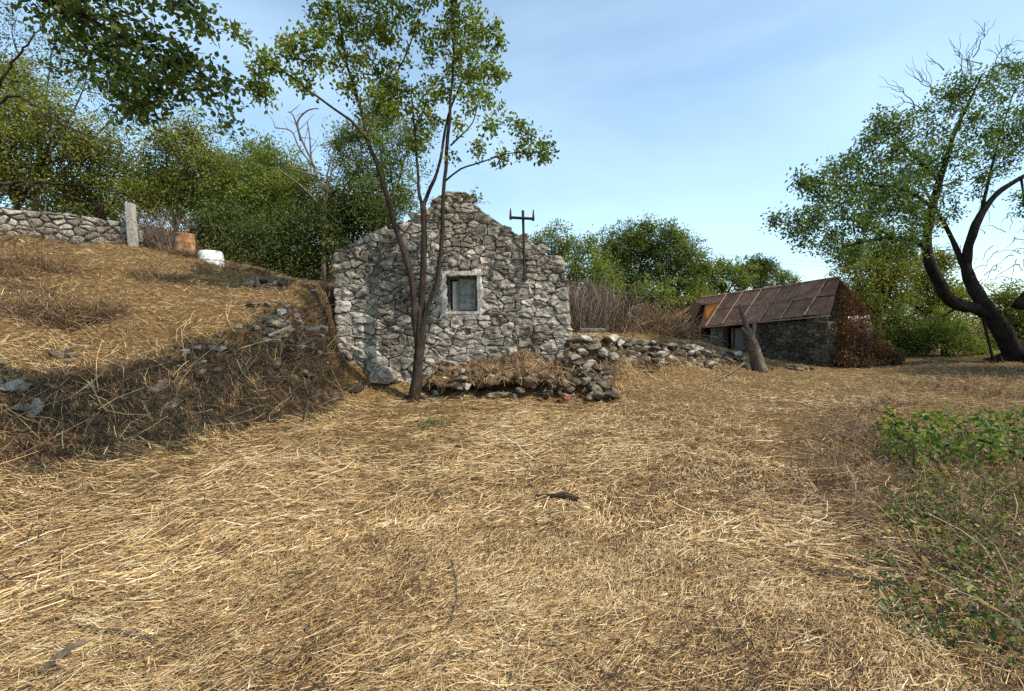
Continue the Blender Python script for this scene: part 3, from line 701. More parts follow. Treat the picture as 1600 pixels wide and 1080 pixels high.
pile('rubble_edge', 'line of broken stones and tiles running up the bank edge to the gable corner', 'rubble', sp, ROCKS + ROCKS_LIGHT, 6, (-4.6, 9.3, hz(-4.6, 9.3)))
outcrop(250, 650, 6.7, 9, .3, .08, 'small grey stones half buried low in the shaded bank', 69)
outcrop(330, 610, 7.6, 8, .3, .09, 'stones and clods in the shaded bank below the straw slope', 70)
outcrop(1245, 568, 15.9, 12, .35, .13, 'loose grey stones along the foot of the shed wall', 68)

# dry-stone field wall on the hill
wa = at(-90, 345, 11.3); wb = at(224, 375, 13.1); wa.z = hz(wa.x, wa.y); wb.z = hz(wb.x, wb.y)
ud = (wb - wa); ud.z = 0; WL = ud.length; ud.normalize(); nd = Vector((ud.y, -ud.x, 0))
fw = thing('field_wall', (wb.x, wb.y, wb.z), 'pale dry-stone field wall on top of the hill in front of the trees', 'wall')
za, zb = at(-90, 322, 11.3).z, at(215, 352, 13.1).z; b0 = min(wa.z, wb.z) - 0.35
outl = [(0, b0), (WL, b0), (WL + 0.02, zb), (WL * 0.55, (za + zb) / 2 + 0.1), (0, za)]
mb = MB(); n = len(outl); V = [tuple(wa.xy + ud.xy * u) + (v,) for u, v in outl]; off = -nd * 0.45
V = [Vector((x, y, z - (0.05 if z > b0 + .1 else 0))) for x, y, z in V]; V2 = [v + off for v in V]
mb.add([v[:] for v in V] + [v[:] for v in V2], quads=[[k, (k + 1) % n, n + (k + 1) % n, n + k] for k in range(n)], tris=[[0, k, k + 1] for k in range(1, n - 1)] + [[n, n + k + 1, n + k] for k in range(1, n - 1)])
obj('wall_core', mb, M['mortar'], fw)
masonry(fw, (wa.x, wa.y, 0), tuple(ud), (0, 0, 1), tuple(nd), outl, M['wall_stone'], lambda v: 0.15, lambda v: 0.34, 9, bulge=0.11, gap=0.042)
rng = np.random.default_rng(77)
for k in range(26):
    f = (k + rng.random()) / 26; s = rng.uniform(.09, .16); z = np.interp(f, [0, .55, 1], [za, (za + zb) / 2 + .1, zb])
    p = wa + ud * WL * f - nd * rng.uniform(.05, .35); inst('stone', random.choice(ROCKS_LIGHT), fw, (p.x, p.y, z - .02), (s * 1.5, s, s * .7), (rng.normal(0, .15), rng.normal(0, .15), rng.random() * 6))

# concrete post, drum, tub
p = at(209, 384, 12.7); q = at(204, 318, 12.7); z = hz(p.x, p.y)
mb = MB(); mb.box((-.085, -.085, z - .15), (.085, .085, q.z), c=(p.x, p.y, 0), rot=None)
V, T, Qd, A = mb.arrays(); V[4:, 0] += q.x - p.x
mb = MB(); V += rng.normal(0, .006, V.shape); mb.add(V, quads=Qd); o = obj('concrete_post', mb, M['concrete'], origin=Vector((p.x, p.y, z))); tag(o, 'square pale concrete post at the end of the field wall', 'post')
p = at(290, 402, 12.4); z = hz(p.x, p.y); rad = 13.2 * 12.4 / FPX; hh = at(290, 366, 12.4).z - z
drum = thing('oil_drum', (p.x, p.y, z), 'rusty orange steel drum standing on the hill crest', 'drum')
pr = [(rad * .98, -.1)] + [(rad, 0)]
for f in (.33, .66): pr += [(rad, hh * f - .03), (rad * 1.045, hh * f), (rad, hh * f + .03)]
pr += [(rad, hh - .03), (rad * 1.03, hh - .015), (rad * 1.03, hh), (rad * .96, hh)]
mb = MB(); mb.lathe((p.x, p.y, z), pr, 32); mb.V[0] = mb.V[0] + (.018 * fbm(mb.V[0] * 4.5, 2, 3))[:, None] * [1, 1, .4]; obj('body', mb, M['barrel_rust'], drum, smooth=True)
mb = MB(); mb.lathe((p.x, p.y, z), [(rad * .955, hh - .05), (rad * .955, hh - .025), (.001, hh - .025)], 32); obj('lid', mb, M['barrel_rust'], drum)
p = at(330, 409, 12.3); z = hz(p.x, p.y); rad = 17.5 * 12.3 / FPX
tub = thing('plastic_tub', (p.x, p.y, z), 'upturned round white plastic tub beside the rusty drum', 'tub')
th = max(at(330, 393, 12.3).z - z, .2)
mb = MB(); mb.lathe((p.x, p.y, z), [(rad, -.08), (rad, .0), (rad * .99, th * .55), (rad * .94, th * .85), (rad * .85, th), (.001, th + .012)], 32); obj('body', mb, M['white_plastic'], tub, smooth=True)
mb = MB(); mb.lathe((p.x, p.y, z), [(rad * 1.0, th * .3), (rad * 1.03, th * .32), (rad * 1.03, th * .4), (rad * 1.0, th * .42)], 32); obj('rim', mb, M['white_plastic'], tub)

# ---------------------------------------------------------------- the rusty-roofed shed
P0 = Vector((11.55, 16.9, 0)); U = Vector((-0.40, 0.9165, 0)).normalized(); NB = Vector((0.9165, 0.40, 0)).normalized()   # along the front to the far end, and inwards
shed = thing('shed', (P0.x, P0.y, 0), 'low stone shed with a brown rusted sheet-metal roof, partly collapsed', 'shed')
SL = 5.4; SW = 2.35
def sp_(a, b, z): v = P0 + U * a + NB * b; return np.array([v.x, v.y, z])
def quad_box(mb, a0, a1, b0, b1, z0, z1):
    V = [sp_(a, b, z) for z in (z0, z1) for a, b in ((a0, b0), (a1, b0), (a1, b1), (a0, b1))]
    mb.add(V, quads=[[0,3,2,1],[4,5,6,7],[0,1,5,4],[1,2,6,5],[2,3,7,6],[3,0,4,7]])
mb = MB(); quad_box(mb, 0, 3.6, .02, .4, -.3, 1.72); quad_box(mb, 4.7, SL, .02, .4, -.3, 1.6); quad_box(mb, 0, SL + 1.6, SW, SW + .4, -.3, 1.6); quad_box(mb, 0.02, .4, .4, SW, -.3, 1.7); quad_box(mb, SL + 1.3, SL + 1.6, .1, SW, -.3, 1.5); quad_box(mb, SL, SL + 1.3, .05, .35, -.3, 1.0)
obj('wall_core', mb, M['mortar'], shed)
masonry(shed, tuple(P0 + U * 0.0), tuple(U), (0, 0, 1), tuple(-NB), [(0, -.1), (3.6, -.1), (3.6, 1.7), (0, 1.75)], M['shed_stone'], lambda v: 0.15, lambda v: 0.33, 12, bulge=.04, gap=.02)
masonry(shed, tuple(P0 + NB * 0.0), tuple(NB), (0, 0, 1), tuple(-U), [(0, -.1), (SW, -.1), (SW, 1.7), (0, 1.7)], M['shed_stone'], lambda v: 0.17, lambda v: 0.33, 13, bulge=.04, gap=.02, stuff='end_masonry')
gp = [(0.02, 1.6), (SW * .5, 2.95), (SW, 1.6)]; mb = MB(); V = [sp_(0.6, b, z) for b, z in gp] + [sp_(.9, b, z) for b, z in gp]
mb.add(V, tris=[[0, 1, 2], [5, 4, 3]], quads=[[0, 3, 4, 1], [1, 4, 5, 2]]); obj('gable_core', mb, M['mortar'], shed)
# roof sheets: columns along the ridge, corrugations parallel to the ridge
EB, RB = -0.28, 1.05
def eave(a): return 1.95 - a * 0.075 + .03 * math.sin(a * 2)
def ridge(a): return 3.36 - a * 0.055 + .02 * math.sin(a * 1.7)
ncol = 6; cw = (SL + 0.25) / ncol
SHR = np.random.default_rng(6)
def sheet(a0, a1, f0, f1, lift, bside=1, n=22):
    V = []; w0, w1, w2 = SHR.normal(0, .022, 3)
    for k in range(n + 1):
        f = f0 + (f1 - f0) * k / n
        for a in (a0 + (.5 * f if a0 < -.2 else 0), a1):
            b = EB + (RB - EB) * f; z = eave(a) + (ridge(a) - eave(a)) * f + .014 * math.sin(k * math.pi / 1.0 + .5 * math.pi) + lift + (w0 if a == a1 else w1) * (1 - f) ** 2 + w2 * math.sin(f * 5)
            if bside < 0: b = 2 * RB - b
            V.append(sp_(a, b, z))
    V = np.array(V); V2 = V - [0, 0, .012]; m = len(V)
    Q = [[2 * k, 2 * k + 1, 2 * k + 3, 2 * k + 2] for k in range(n)]; Q2 = [[m + x for x in r[::-1]] for r in Q]
    Q3 = [[2 * k, 2 * k + 2, m + 2 * k + 2, m + 2 * k] for k in range(n)] + [[2 * k + 3, 2 * k + 1, m + 2 * k + 1, m + 2 * k + 3] for k in range(n)] + [[0, m, m + 1, 1], [2 * n, 2 * n + 1, m + 2 * n + 1, m + 2 * n]]
    mb = MB(); mb.add(np.vstack([V, V2]), quads=Q + Q2 + Q3); return mb
for c_ in range(ncol):
    a0 = -.25 + c_ * cw; a1 = a0 + cw + .03
    obj('roof_sheet', sheet(a0, a1, 0, .52, .004 * (c_ % 2)), M['roof_rust'], shed)
    obj('roof_sheet', sheet(a0, a1, .5, 1.0, .03 + .004 * (c_ % 2)), M['roof_rust'], shed)
    obj('roof_sheet', sheet(a0, a1, 0, 1.0, .004 * (c_ % 2), -1, 40), M['roof_rust'], shed)
    if c_:
        V0 = sp_(a0, EB, eave(a0) + .045); V1 = sp_(a0, RB, ridge(a0) + .075); mb = MB(); mb.tube([V0, (V0 + V1) / 2, V1], .022, 4); obj('seam_strip', mb, M['seam'], shed)
mb = MB(); mb.tube([sp_(.25, RB, ridge(.25) + .05), sp_(2.5, RB, ridge(2.5) + .05), sp_(SL + 1.7, RB, ridge(SL + 1.7) + .03)], .05, 6); obj('ridge_cap', mb, M['roof_rust'], shed)
mb = MB(); mb.tube([sp_(-.26, EB - .02, eave(-.26) - .02), sp_(SL, EB - .02, eave(SL) - .02)], .03, 4); obj('eave_batten', mb, M['seam'], shed)
mb = MB(); mb.tube([sp_(SL, EB, eave(SL) + .04), sp_(SL, RB, ridge(SL) + .06)], .035, 4); obj('verge_strip', mb, M['seam'], shed)
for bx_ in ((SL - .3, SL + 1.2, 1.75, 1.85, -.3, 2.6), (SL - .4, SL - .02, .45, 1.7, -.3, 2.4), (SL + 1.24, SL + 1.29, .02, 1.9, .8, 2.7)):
    mb = MB(); quad_box(mb, *bx_); obj('dark_backing', mb, M['char_and_shade'], shed)  # near-black panels added in place of the unlit depth of the bay
# upper strip that runs on over the collapsed bay, the hanging orange sheet, posts
obj('roof_sheet', sheet(SL + .01, SL + 1.75, .74, 1.0, .02, 1, 10), M['roof_rust'], shed)
obj('roof_sheet', sheet(SL + .01, SL + 1.75, .0, 1.0, .0, -1, 30), M['roof_rust'], shed)
V = [sp_(SL + .01, EB + .05, eave(SL) - .02), sp_(SL + .01, RB - .02, ridge(SL) - .03), sp_(SL + 1.0, RB - .35, ridge(SL + 1) - .42), sp_(SL + .75, EB + .42, eave(SL) - .02)]
mb = MB(); Vb = [v + np.array([.02, -.01, 0]) for v in V]; mb.add(V + Vb, quads=[[0, 1, 2, 3], [7, 6, 5, 4], [0, 4, 5, 1], [1, 5, 6, 2], [2, 6, 7, 3], [3, 7, 4, 0]]); o = obj('hanging_sheet', mb, M['roof_orange'], shed); o['label'] = 'bright orange rusted sheet folded down at the open end'
for a, b, z in ((SL + .6, .0, 1.6), (SL + 1.55, .1, 2.2), (4.15, .05, 1.5)):
    mb = MB(); mb.tube([sp_(a, b, -.1), sp_(a + .03, b, z)], .05, 6); obj('post', mb, M['bark_grey'], shed)
mb = MB(); quad_box(mb, 3.62, 4.1, .1, .15, 0, 1.45); obj('plank_door', mb, M['wood_grey'], shed)
# fallen lean-to sheets at the far end
V = [sp_(SL + 1.7, -.1, 2.15), sp_(SL + 1.75, .9, 2.75), sp_(SL + 3.3, .5, 2.15), sp_(SL + 3.2, -.5, 1.6)]
mb = MB(); Vb = [v - np.array([0, 0, .03]) for v in V]; mb.add(V + Vb, quads=[[0, 1, 2, 3], [7, 6, 5, 4], [0, 4, 5, 1], [1, 5, 6, 2], [2, 6, 7, 3], [3, 7, 4, 0]]); obj('fallen_sheet', mb, M['roof_rust'], shed)
mb = MB(); mb.tube([sp_(SL + 2.4, -1.0, .7), sp_(SL + 1.9, -.4, 1.35)], .055, 4); obj('prop_beam', mb, M['wood_grey'], shed)
mb = MB(); quad_box(mb, SL + 1.65, SL + 3.2, .9, 1.1, -.3, 1.9); obj('back_wall', mb, M['mortar'], shed)

# ---------------------------------------------------------------- leaves, twigs, trees
def unit(a): return a / (np.linalg.norm(a, axis=1)[:, None] + 1e-9)
def leaves(mb, P, L, W, rng, droop=0.35, up=0.5, tint=None, six=False, out=None):
    """a folded leaf blade at each point"""
    n = len(P); L = np.broadcast_to(L, (n,)) * rng.uniform(.65, 1.25, n); W = np.broadcast_to(W, (n,)) * rng.uniform(.7, 1.2, n)
    D = rng.normal(size=(n, 3)); D[:, 2] -= droop
    if out is not None: D += out * 0.8
    D = unit(D); N = rng.normal(size=(n, 3)); N[:, 2] = np.abs(N[:, 2]) * .6 + up
    S = unit(np.cross(D, N)); N = np.cross(S, D)
    if tint is None: tint = rng.random(n)
    l, w = L[:, None], W[:, None]
    if six:
        V = np.stack([P, P + D * l * .3 + S * w * .5 + N * w * .14, P + D * l * .68 + S * w * .38 + N * w * .1, P + D * l - N * l * .08, P + D * l * .68 - S * w * .38 + N * w * .1, P + D * l * .3 - S * w * .5 + N * w * .14], 1)
        b = np.arange(n)[:, None] * 6; T = np.concatenate([b + [0, 1, 2], b + [0, 2, 3], b + [0, 3, 4], b + [0, 4, 5]])
        mb.add(V.reshape(-1, 3), tris=T, tint=np.repeat(tint, 6))
    else:
        V = np.stack([P, P + D * l * .42 + S * w * .5 + N * w * .12, P + D * l, P + D * l * .42 - S * w * .5 + N * w * .12], 1)
        b = np.arange(n)[:, None] * 4; mb.add(V.reshape(-1, 3), tris=np.concatenate([b + [0, 1, 2], b + [0, 2, 3]]), tint=np.repeat(tint, 4))

def curve(P, n=None):
    """smooth polyline (Catmull-Rom) through points with radius"""
    P = np.asarray(P, float); out = []
    E = np.vstack([2 * P[0] - P[1], P, 2 * P[-1] - P[-2]])
    for k in range(1, len(E) - 2):
        m = max(2, int(np.linalg.norm(E[k + 1, :3] - E[k, :3]) / .14))
        for t in np.arange(m) / m:
            a, b, c, d = E[k - 1], E[k], E[k + 1], E[k + 2]
            out.append(.5 * ((2 * b) + (-a + c) * t + (2 * a - 5 * b + 4 * c - d) * t * t + (-a + 3 * b - 3 * c + d) * t ** 3))
    out.append(P[-1]); return np.array(out)

def limb(pts):
    return curve([list(at(px, py, Y)) + [r] for px, py, Y, r in pts])

def hero_tree(name, label, limbs, blobs, leafmat, bark, seed, leafL=.09, leafW=.05, per=14, bare=(), sink=0.3, tipr=.004, twigr=.013, bend=.25, yspread=.9, six=True, wob=.1, clump=.05):
    rng = np.random.default_rng(seed)
    C = [limb(l) for l in limbs]; base = C[0][0, :3].copy(); base[2] = hz(base[0], base[1])
    C[0] = np.vstack([[base[0], base[1], base[2] - sink, C[0][0, 3] * 1.35], C[0]])
    t = thing(name, base, label, 'tree')
    wood = MB(); nodes = []
    for k, c in enumerate(C):
        c = c.copy(); c[:, :3] += (fbm(c[:, :3] * 2.2 + seed, 2, seed) * .02)[:, None]
        wood.tube(c[:, :3], c[:, 3], 10 if c[0, 3] > .06 else 7, wob=wob, seed=k); nodes.append(c)
    r0 = C[0][1, 3]
    for k in range(6):
        a_ = k * 1.05 + rng.normal(0, .2); e_ = base + np.array([math.cos(a_), math.sin(a_), 0]) * r0 * rng.uniform(2.2, 3.4); e_[2] = hz(e_[0], e_[1]) - .04
        wood.tube(curve([[*(base + [0, 0, r0 * 1.7]), 0], [*(base * .62 + e_ * .38 + [0, 0, r0 * .55]), 0], [*e_, 0]])[:, :3], np.linspace(r0 * .62, r0 * .14, len(curve([[*(base + [0, 0, r0 * 1.7]), 0], [*(base * .62 + e_ * .38 + [0, 0, r0 * .55]), 0], [*e_, 0]]))), 7, wob=.15, seed=k)
    for b in bare:
        c = limb(b); c[1:-1, :3] += rng.normal(0, .03, (len(c) - 2, 3)); wood.tube(c[:, :3], c[:, 3], 5)
    nodes = np.vstack(nodes); nodes = nodes[int(len(C[0]) * .45):]; NP, NR = nodes[:, :3], nodes[:, 3]
    tg = []
    for px, py, rp, Y, k in blobs:
        c = np.array(at(px, py, Y)); r = rp * Y / FPX; d = unit(rng.normal(size=(k, 3))) * (rng.random(k) ** .45)[:, None] * r * [1, yspread, 1]
        tg.append(c + d)
    tg = np.vstack(tg); d0 = np.array([np.min(((NP - p) ** 2).sum(1)) for p in tg]); tg = tg[np.argsort(d0)]
    tw = MB(); LP = []; LO = []; LT = []
    for p in tg:
        dv = p - NP; dist = np.linalg.norm(dv, axis=1); pen = dist * (1 + .5 * np.clip(-dv[:, 2] / (dist + 1e-6), 0, 1)) + rng.random(len(dist)) * .12
        a = int(np.argmin(pen)); q0 = NP[a]; L = dist[a]
        if L < .05: continue
        r0 = min(NR[a] * .6, twigr * (0.5 + L)); mid = (q0 + p) / 2 + rng.normal(0, bend * .35, 3) * L + [0, 0, bend * .3 * L]
        m = max(4, int(L / .1)); s = np.linspace(0, 1, m)[:, None]; cv = q0 * (1 - s) ** 2 + 2 * mid * s * (1 - s) + p * s ** 2
        rr = r0 + (tipr - r0) * s[:, 0]
        tw.tube(cv, rr, 4 if r0 < .02 else 5)
        NP = np.vstack([NP, cv[1:]]); NR = np.concatenate([NR, rr[1:]])
        k = int(per * 1.35 * rng.uniform(.5, 1.5)); f = 1 - rng.random(k) ** 1.6 * min(.8, .5 / L + .15); f = np.clip(f, 0, 1)[:, None]
        lp = q0 * (1 - f) ** 2 + 2 * mid * f * (1 - f) + p * f ** 2 + rng.normal(0, clump, (k, 3))
        LP.append(lp); LO.append(np.repeat((p - q0)[None] / L, k, 0)); LT.append(np.clip(rng.normal(.45, .2) + rng.normal(0, .16, k), 0, 1))
    obj('trunk', wood, bark, t, smooth=True); obj('twigs', tw, bark, t, smooth=True)['kind'] = 'stuff'
    LP = np.vstack(LP); cr = MB(); leaves(cr, LP, leafL, leafW, rng, tint=np.concatenate(LT), six=six, out=np.vstack(LO))
    obj('crown', cr, leafmat, t)['kind'] = 'stuff'
    return t

# slender tree in front of the gable
Y0 = 10.1
main_limbs = [
    [(648, 622, Y0, 0.128), (652, 570, Y0, 0.11), (656, 530, Y0, 0.101), (656, 500, Y0, 0.0792), (656, 478, Y0, 0.044)],
    [(653, 545, Y0, 0.0748), (649, 505, Y0, 0.0722), (647, 470, Y0 - .05, 0.066), (634, 405, Y0 - .15, 0.0616), (614, 340, Y0 - .25, 0.0563), (600, 290, Y0 - .35, 0.051), (586, 250, Y0 - .4, 0.0458), (573, 220, Y0 - .5, 0.0405), (556, 142, Y0 - .6, 0.0308), (540, 90, Y0 - .7, 0.0229), (528, 20, Y0 - .8, 0.0158), (520, -70, Y0 - .8, 0.0088)],
    [(573, 220, Y0 - .5, 0.0317), (545, 188, Y0 - .7, 0.0264), (510, 160, Y0 - .9, 0.022), (475, 135, Y0 - 1.1, 0.0176), (441, 111, Y0 - 1.3, 0.0132), (408, 96, Y0 - 1.4, 0.00792)],
    [(573, 220, Y0 - .5, 0.0299), (590, 165, Y0 - .3, 0.0229), (620, 115, Y0 - .2, 0.0176), (644, 61, Y0 - .1, 0.0132), (655, 20, Y0, 0.00792)],
    [(655, 540, Y0 + .03, 0.0748), (659, 490, Y0 + .03, 0.0722), (661, 413, Y0 + .05, 0.0686), (662, 347, Y0 + .1, 0.0651), (661, 318, Y0 + .12, 0.0616)],
    [(661, 325, Y0 + .12, 0.0396), (654, 287, Y0 + .15, 0.0334), (650, 236, Y0 + .2, 0.0264), (646, 190, Y0 + .3, 0.0194), (640, 140, Y0 + .4, 0.0114)],
    [(661, 325, Y0 + .12, 0.044), (672, 295, Y0 + .2, 0.0387), (684, 268, Y0 + .25, 0.0352), (694, 216, Y0 + .35, 0.0299), (704, 170, Y0 + .5, 0.0229), (730, 110, Y0 + .7, 0.0158), (752, 50, Y0 + .9, 0.0088)],
    [(657, 540, Y0 - .04, 0.0528), (663, 495, Y0 - .04, 0.0528), (676, 462, Y0 - .05, 0.0493), (685, 427, Y0 - .1, 0.0466), (690, 363, Y0 - .12, 0.044), (695, 290, Y0 - .1, 0.0414), (697, 236, Y0 - .1, 0.0378), (703, 189, Y0 - .1, 0.0352), (705, 152, Y0 - .1, 0.0317), (708, 111, Y0 - .1, 0.0264), (708, 60, Y0 - .15, 0.0211), (704, 10, Y0 - .2, 0.0158), (702, -80, Y0 - .3, 0.0088)],
    [(697, 282, Y0 - .1, 0.0229), (720, 264, Y0 - .2, 0.0194), (750, 254, Y0 - .3, 0.0167), (796, 240, Y0 - .4, 0.0123), (826, 240, Y0 - .5, 0.00968), (856, 248, Y0 - .5, 0.00528)],
    [(703, 228, Y0 - .1, 0.0194), (722, 210, Y0, 0.0158), (738, 192, Y0 + .1, 0.0123), (750, 150, Y0 + .2, 0.00704)],
]
mbl = [(515, 30, 42, 9.4, 26), (560, 60, 42, 9.6, 28), (590, 20, 42, 9.7, 26), (490, 85, 34, 9.0, 20), (452, 72, 26, 8.9, 13), (425, 105, 22, 8.7, 12), (405, 130, 20, 8.7, 12), (413, 152, 15, 8.7, 8), (545, 115, 40, 9.5, 20), (600, 62, 40, 9.9, 22),
       (470, 120, 24, 8.9, 9), (580, 160, 30, 9.7, 12), (610, 120, 36, 10, 18), (646, 30, 20, 10, 8), (650, 60, 14, 10, 5), (612, 175, 34, 10.2, 16), (640, 150, 30, 10.4, 13), (655, 190, 24, 10.4, 10), (648, 225, 18, 10.3, 6),
       (700, 25, 40, 10, 24), (742, 55, 42, 10.8, 26), (775, 58, 24, 10.9, 10), (690, 80, 32, 10, 18), (722, 105, 42, 10.3, 26), (688, 140, 28, 10.1, 14), (752, 115, 34, 10.7, 20), (782, 120, 18, 10.8, 7), (765, 155, 24, 10.6, 10), (676, 170, 20, 10.1, 8),
       (720, -5, 48, 10.2, 22), (735, 165, 22, 10.3, 10), (770, 190, 22, 9.9, 9), (800, 200, 24, 9.8, 9), (832, 212, 20, 9.7, 8), (812, 236, 16, 9.7, 7), (852, 238, 16, 9.6, 8), (784, 245, 14, 9.8, 5), (745, 232, 16, 9.9, 5), (720, 200, 16, 10, 4), (700, 250, 10, 10, 3), (380, 60, 10, 8.6, 3), (363, 45, 8, 8.6, 3), (585, 205, 22, 9.6, 5),
       (540, -50, 70, 9.2, 34), (620, -70, 80, 9.2, 36), (710, -80, 80, 9.6, 38), (650, -150, 80, 9.9, 34), (720, -170, 70, 10, 26)]
hero_tree('slender_tree', 'slender three-stemmed tree with thin green crown in front of the gable', main_limbs, mbl, M['leaf_main'], M['bark'], 3, .092, .054, 17, clump=.08)

# old mulberry leaning at the right
YR = 16.0
rl = [[(1592, 568, YR, .33), (1580, 542, YR, .29), (1568, 518, YR, .275), (1553, 497, YR, .26), (1538, 480, YR, .22)],
      [(1548, 492, YR, 0.218), (1525, 482, YR, 0.198), (1498, 476, YR - .1, 0.185), (1478, 462, YR - .2, 0.178), (1464, 435, YR - .3, 0.165), (1452, 405, YR - .4, 0.158), (1448, 380, YR - .4, 0.145), (1456, 330, YR - .5, 0.122), (1468, 285, YR - .5, 0.101), (1480, 245, YR - .6, 0.0792), (1492, 205, YR - .6, 0.0612), (1512, 165, YR - .7, 0.0432), (1535, 115, YR - .8, 0.0216)],
      [(1545, 490, YR, 0.224), (1528, 462, YR, 0.191), (1512, 432, YR + .1, 0.165), (1510, 405, YR + .2, 0.144), (1516, 375, YR + .2, 0.122), (1532, 336, YR + .2, 0.108), (1558, 302, YR + .2, 0.0864), (1595, 278, YR + .1, 0.0648), (1640, 250, YR, 0.0432), (1680, 200, YR, 0.0216)],
      [(1508, 420, YR + .2, 0.108), (1492, 385, YR + .4, 0.0792), (1478, 355, YR + .6, 0.0648), (1455, 315, YR + .8, 0.0432), (1430, 270, YR + 1, 0.0252)],
      [(1450, 392, YR - .4, 0.0936), (1428, 376, YR - .7, 0.072), (1400, 372, YR - 1, 0.0612), (1357, 376, YR - 1.3, 0.0432), (1310, 388, YR - 1.5, 0.0216)],
      [(1468, 285, YR - .5, 0.0576), (1440, 255, YR - .9, 0.0432), (1410, 225, YR - 1.2, 0.0288), (1385, 190, YR - 1.4, 0.0144)],
      [(1458, 325, YR - .5, 0.0648), (1420, 300, YR - 1, 0.0504), (1370, 290, YR - 1.4, 0.036), (1310, 290, YR - 1.8, 0.0216), (1260, 280, YR - 2, 0.00864)],
      [(1400, 372, YR - 1, 0.036), (1340, 345, YR - 1.6, 0.0252), (1270, 345, YR - 2, 0.0144), (1215, 345, YR - 2.2, 0.0072)],
      [(1532, 336, YR + .2, 0.0648), (1545, 280, YR + .4, 0.0432), (1560, 220, YR + .5, 0.0288), (1585, 140, YR + .5, 0.0144)],
      [(1595, 278, YR + .1, 0.0432), (1605, 320, YR - .4, 0.0216), (1640, 340, YR - .6, 0.0108)], [(1590, 480, YR, 0.165), (1640, 420, YR, 0.144), (1700, 350, YR, 0.101), (1760, 280, YR, 0.0648), (1820, 210, YR, 0.0288)],
      [(1500, 478, YR, 0.0432), (1470, 495, YR - .4, 0.0252), (1430, 500, YR - .7, 0.0144)], [(1535, 490, YR, 0.0504), (1544, 530, YR - .2, 0.0432), (1552, 562, YR - .2, 0.0396)]]
rb = [(1215, 345, 16, 13.9, 12), (1240, 358, 20, 14, 18), (1268, 345, 24, 14, 22), (1252, 285, 16, 14, 12), (1280, 288, 25, 14.2, 24), (1292, 328, 34, 14.2, 34), (1322, 300, 34, 14.4, 34), (1332, 350, 32, 14.5, 30), (1348, 255, 28, 14.6, 26), (1352, 222, 16, 14.6, 10), (1380, 190, 22, 14.6, 20), (1392, 230, 38, 14.8, 36), (1372, 290, 42, 14.7, 40), (1422, 265, 44, 15, 42), (1412, 325, 38, 15, 36), (1390, 365, 32, 14.8, 28),
      (1440, 320, 32, 15.3, 26), (1450, 200, 38, 15.2, 34), (1482, 150, 32, 15.2, 26), (1502, 138, 26, 15.3, 20), (1470, 250, 34, 15.4, 26), (1512, 190, 26, 15.3, 18), (1530, 205, 26, 16, 16), (1582, 108, 20, 16.4, 15), (1594, 130, 18, 16.4, 12), (1556, 120, 18, 15.6, 10), (1550, 150, 22, 16, 14), (1562, 230, 32, 16.3, 26), (1592, 208, 32, 16.3, 28), (1604, 320, 24, 15.6, 16), (1572, 258, 18, 16, 9), (1535, 268, 18, 16, 9),
      (1604, 180, 28, 16.3, 22), (1650, 150, 48, 16.3, 36), (1670, 240, 55, 16.2, 40), (1640, 320, 35, 15.6, 22), (1262, 378, 14, 14, 9), (1302, 382, 26, 14.4, 22), (1342, 392, 22, 14.6, 18), (1440, 365, 22, 15, 12), (1490, 325, 18, 16.3, 8), (1425, 380, 22, 14.8, 14), (1480, 300, 20, 16, 9), (1365, 335, 30, 14.7, 22), (1310, 262, 22, 14.5, 16), (1405, 195, 22, 14.8, 14), (1530, 300, 14, 16.2, 5), (1500, 255, 30, 15.6, 18), (1540, 235, 26, 15.9, 14), (1570, 180, 28, 16, 18), (1400, 300, 42, 16.8, 36), (1442, 258, 42, 16.9, 36), (1362, 330, 36, 16.6, 28), (1450, 335, 32, 17, 20), (1750, 290, 80, 14.3, 60), (1725, 215, 70, 14.5, 50), (1690, 340, 46, 14.8, 36), (1720, 300, 70, 16, 50), (1760, 200, 80, 16, 55), (1700, 400, 60, 15.6, 40), (1800, 330, 80, 15.8, 50), (1740, 90, 70, 16, 45), (1850, 220, 80, 15.8, 45), (1780, 430, 60, 15.4, 35)]
bare = []
for (a, b) in (((1470, 150), (1440, 105)), ((1480, 145), (1415, 100)), ((1500, 135), (1482, 60)), ((1510, 140), (1530, 45)), ((1520, 135), (1512, 80)), ((1540, 120), (1578, 62)), ((1430, 175), (1392, 125)), ((1440, 170), (1402, 150)), ((1550, 110), (1555, 70)), ((1535, 100), (1497, 95)), ((1560, 85), (1590, 70)), ((1475, 110), (1455, 90)), ((1520, 90), (1538, 35))):
    m = ((a[0] + b[0]) / 2 + random.uniform(-9, 9), (a[1] + b[1]) / 2 + random.uniform(-8, 8))
    bare.append([(*a, 15.3, .017), (*m, 15.4, .01), (*b, 15.5, .004)])
    for _ in range(3):
        e = (b[0] + random.uniform(-22, 22), b[1] + random.uniform(-14, 22)); bare.append([(*m, 15.4, .008), ((m[0] + e[0]) / 2 + random.uniform(-4, 4), (m[1] + e[1]) / 2, 15.5, .006), (*e, 15.6, .0035)])
for _ in range(46):                                 # bare hanging twigs at the right edge
    x, y = random.uniform(1530, 1640), random.uniform(300, 440); e = (x + random.uniform(-45, 35), y + random.uniform(-10, 45))
    bare.append([(x, y, 16.8, .014), ((x + e[0]) / 2, (y + e[1]) / 2 - 6, 16.9, .01), (*e, 17, .006)])
hero_tree('old_mulberry_tree', 'old gnarled dark tree leaning left over the shed', rl, rb, M['leaf_right'], M['bark_old'], 5, .112, .06, 21, bare, twigr=.018, tipr=.005, bend=.4, wob=.16, clump=.13, six=False)

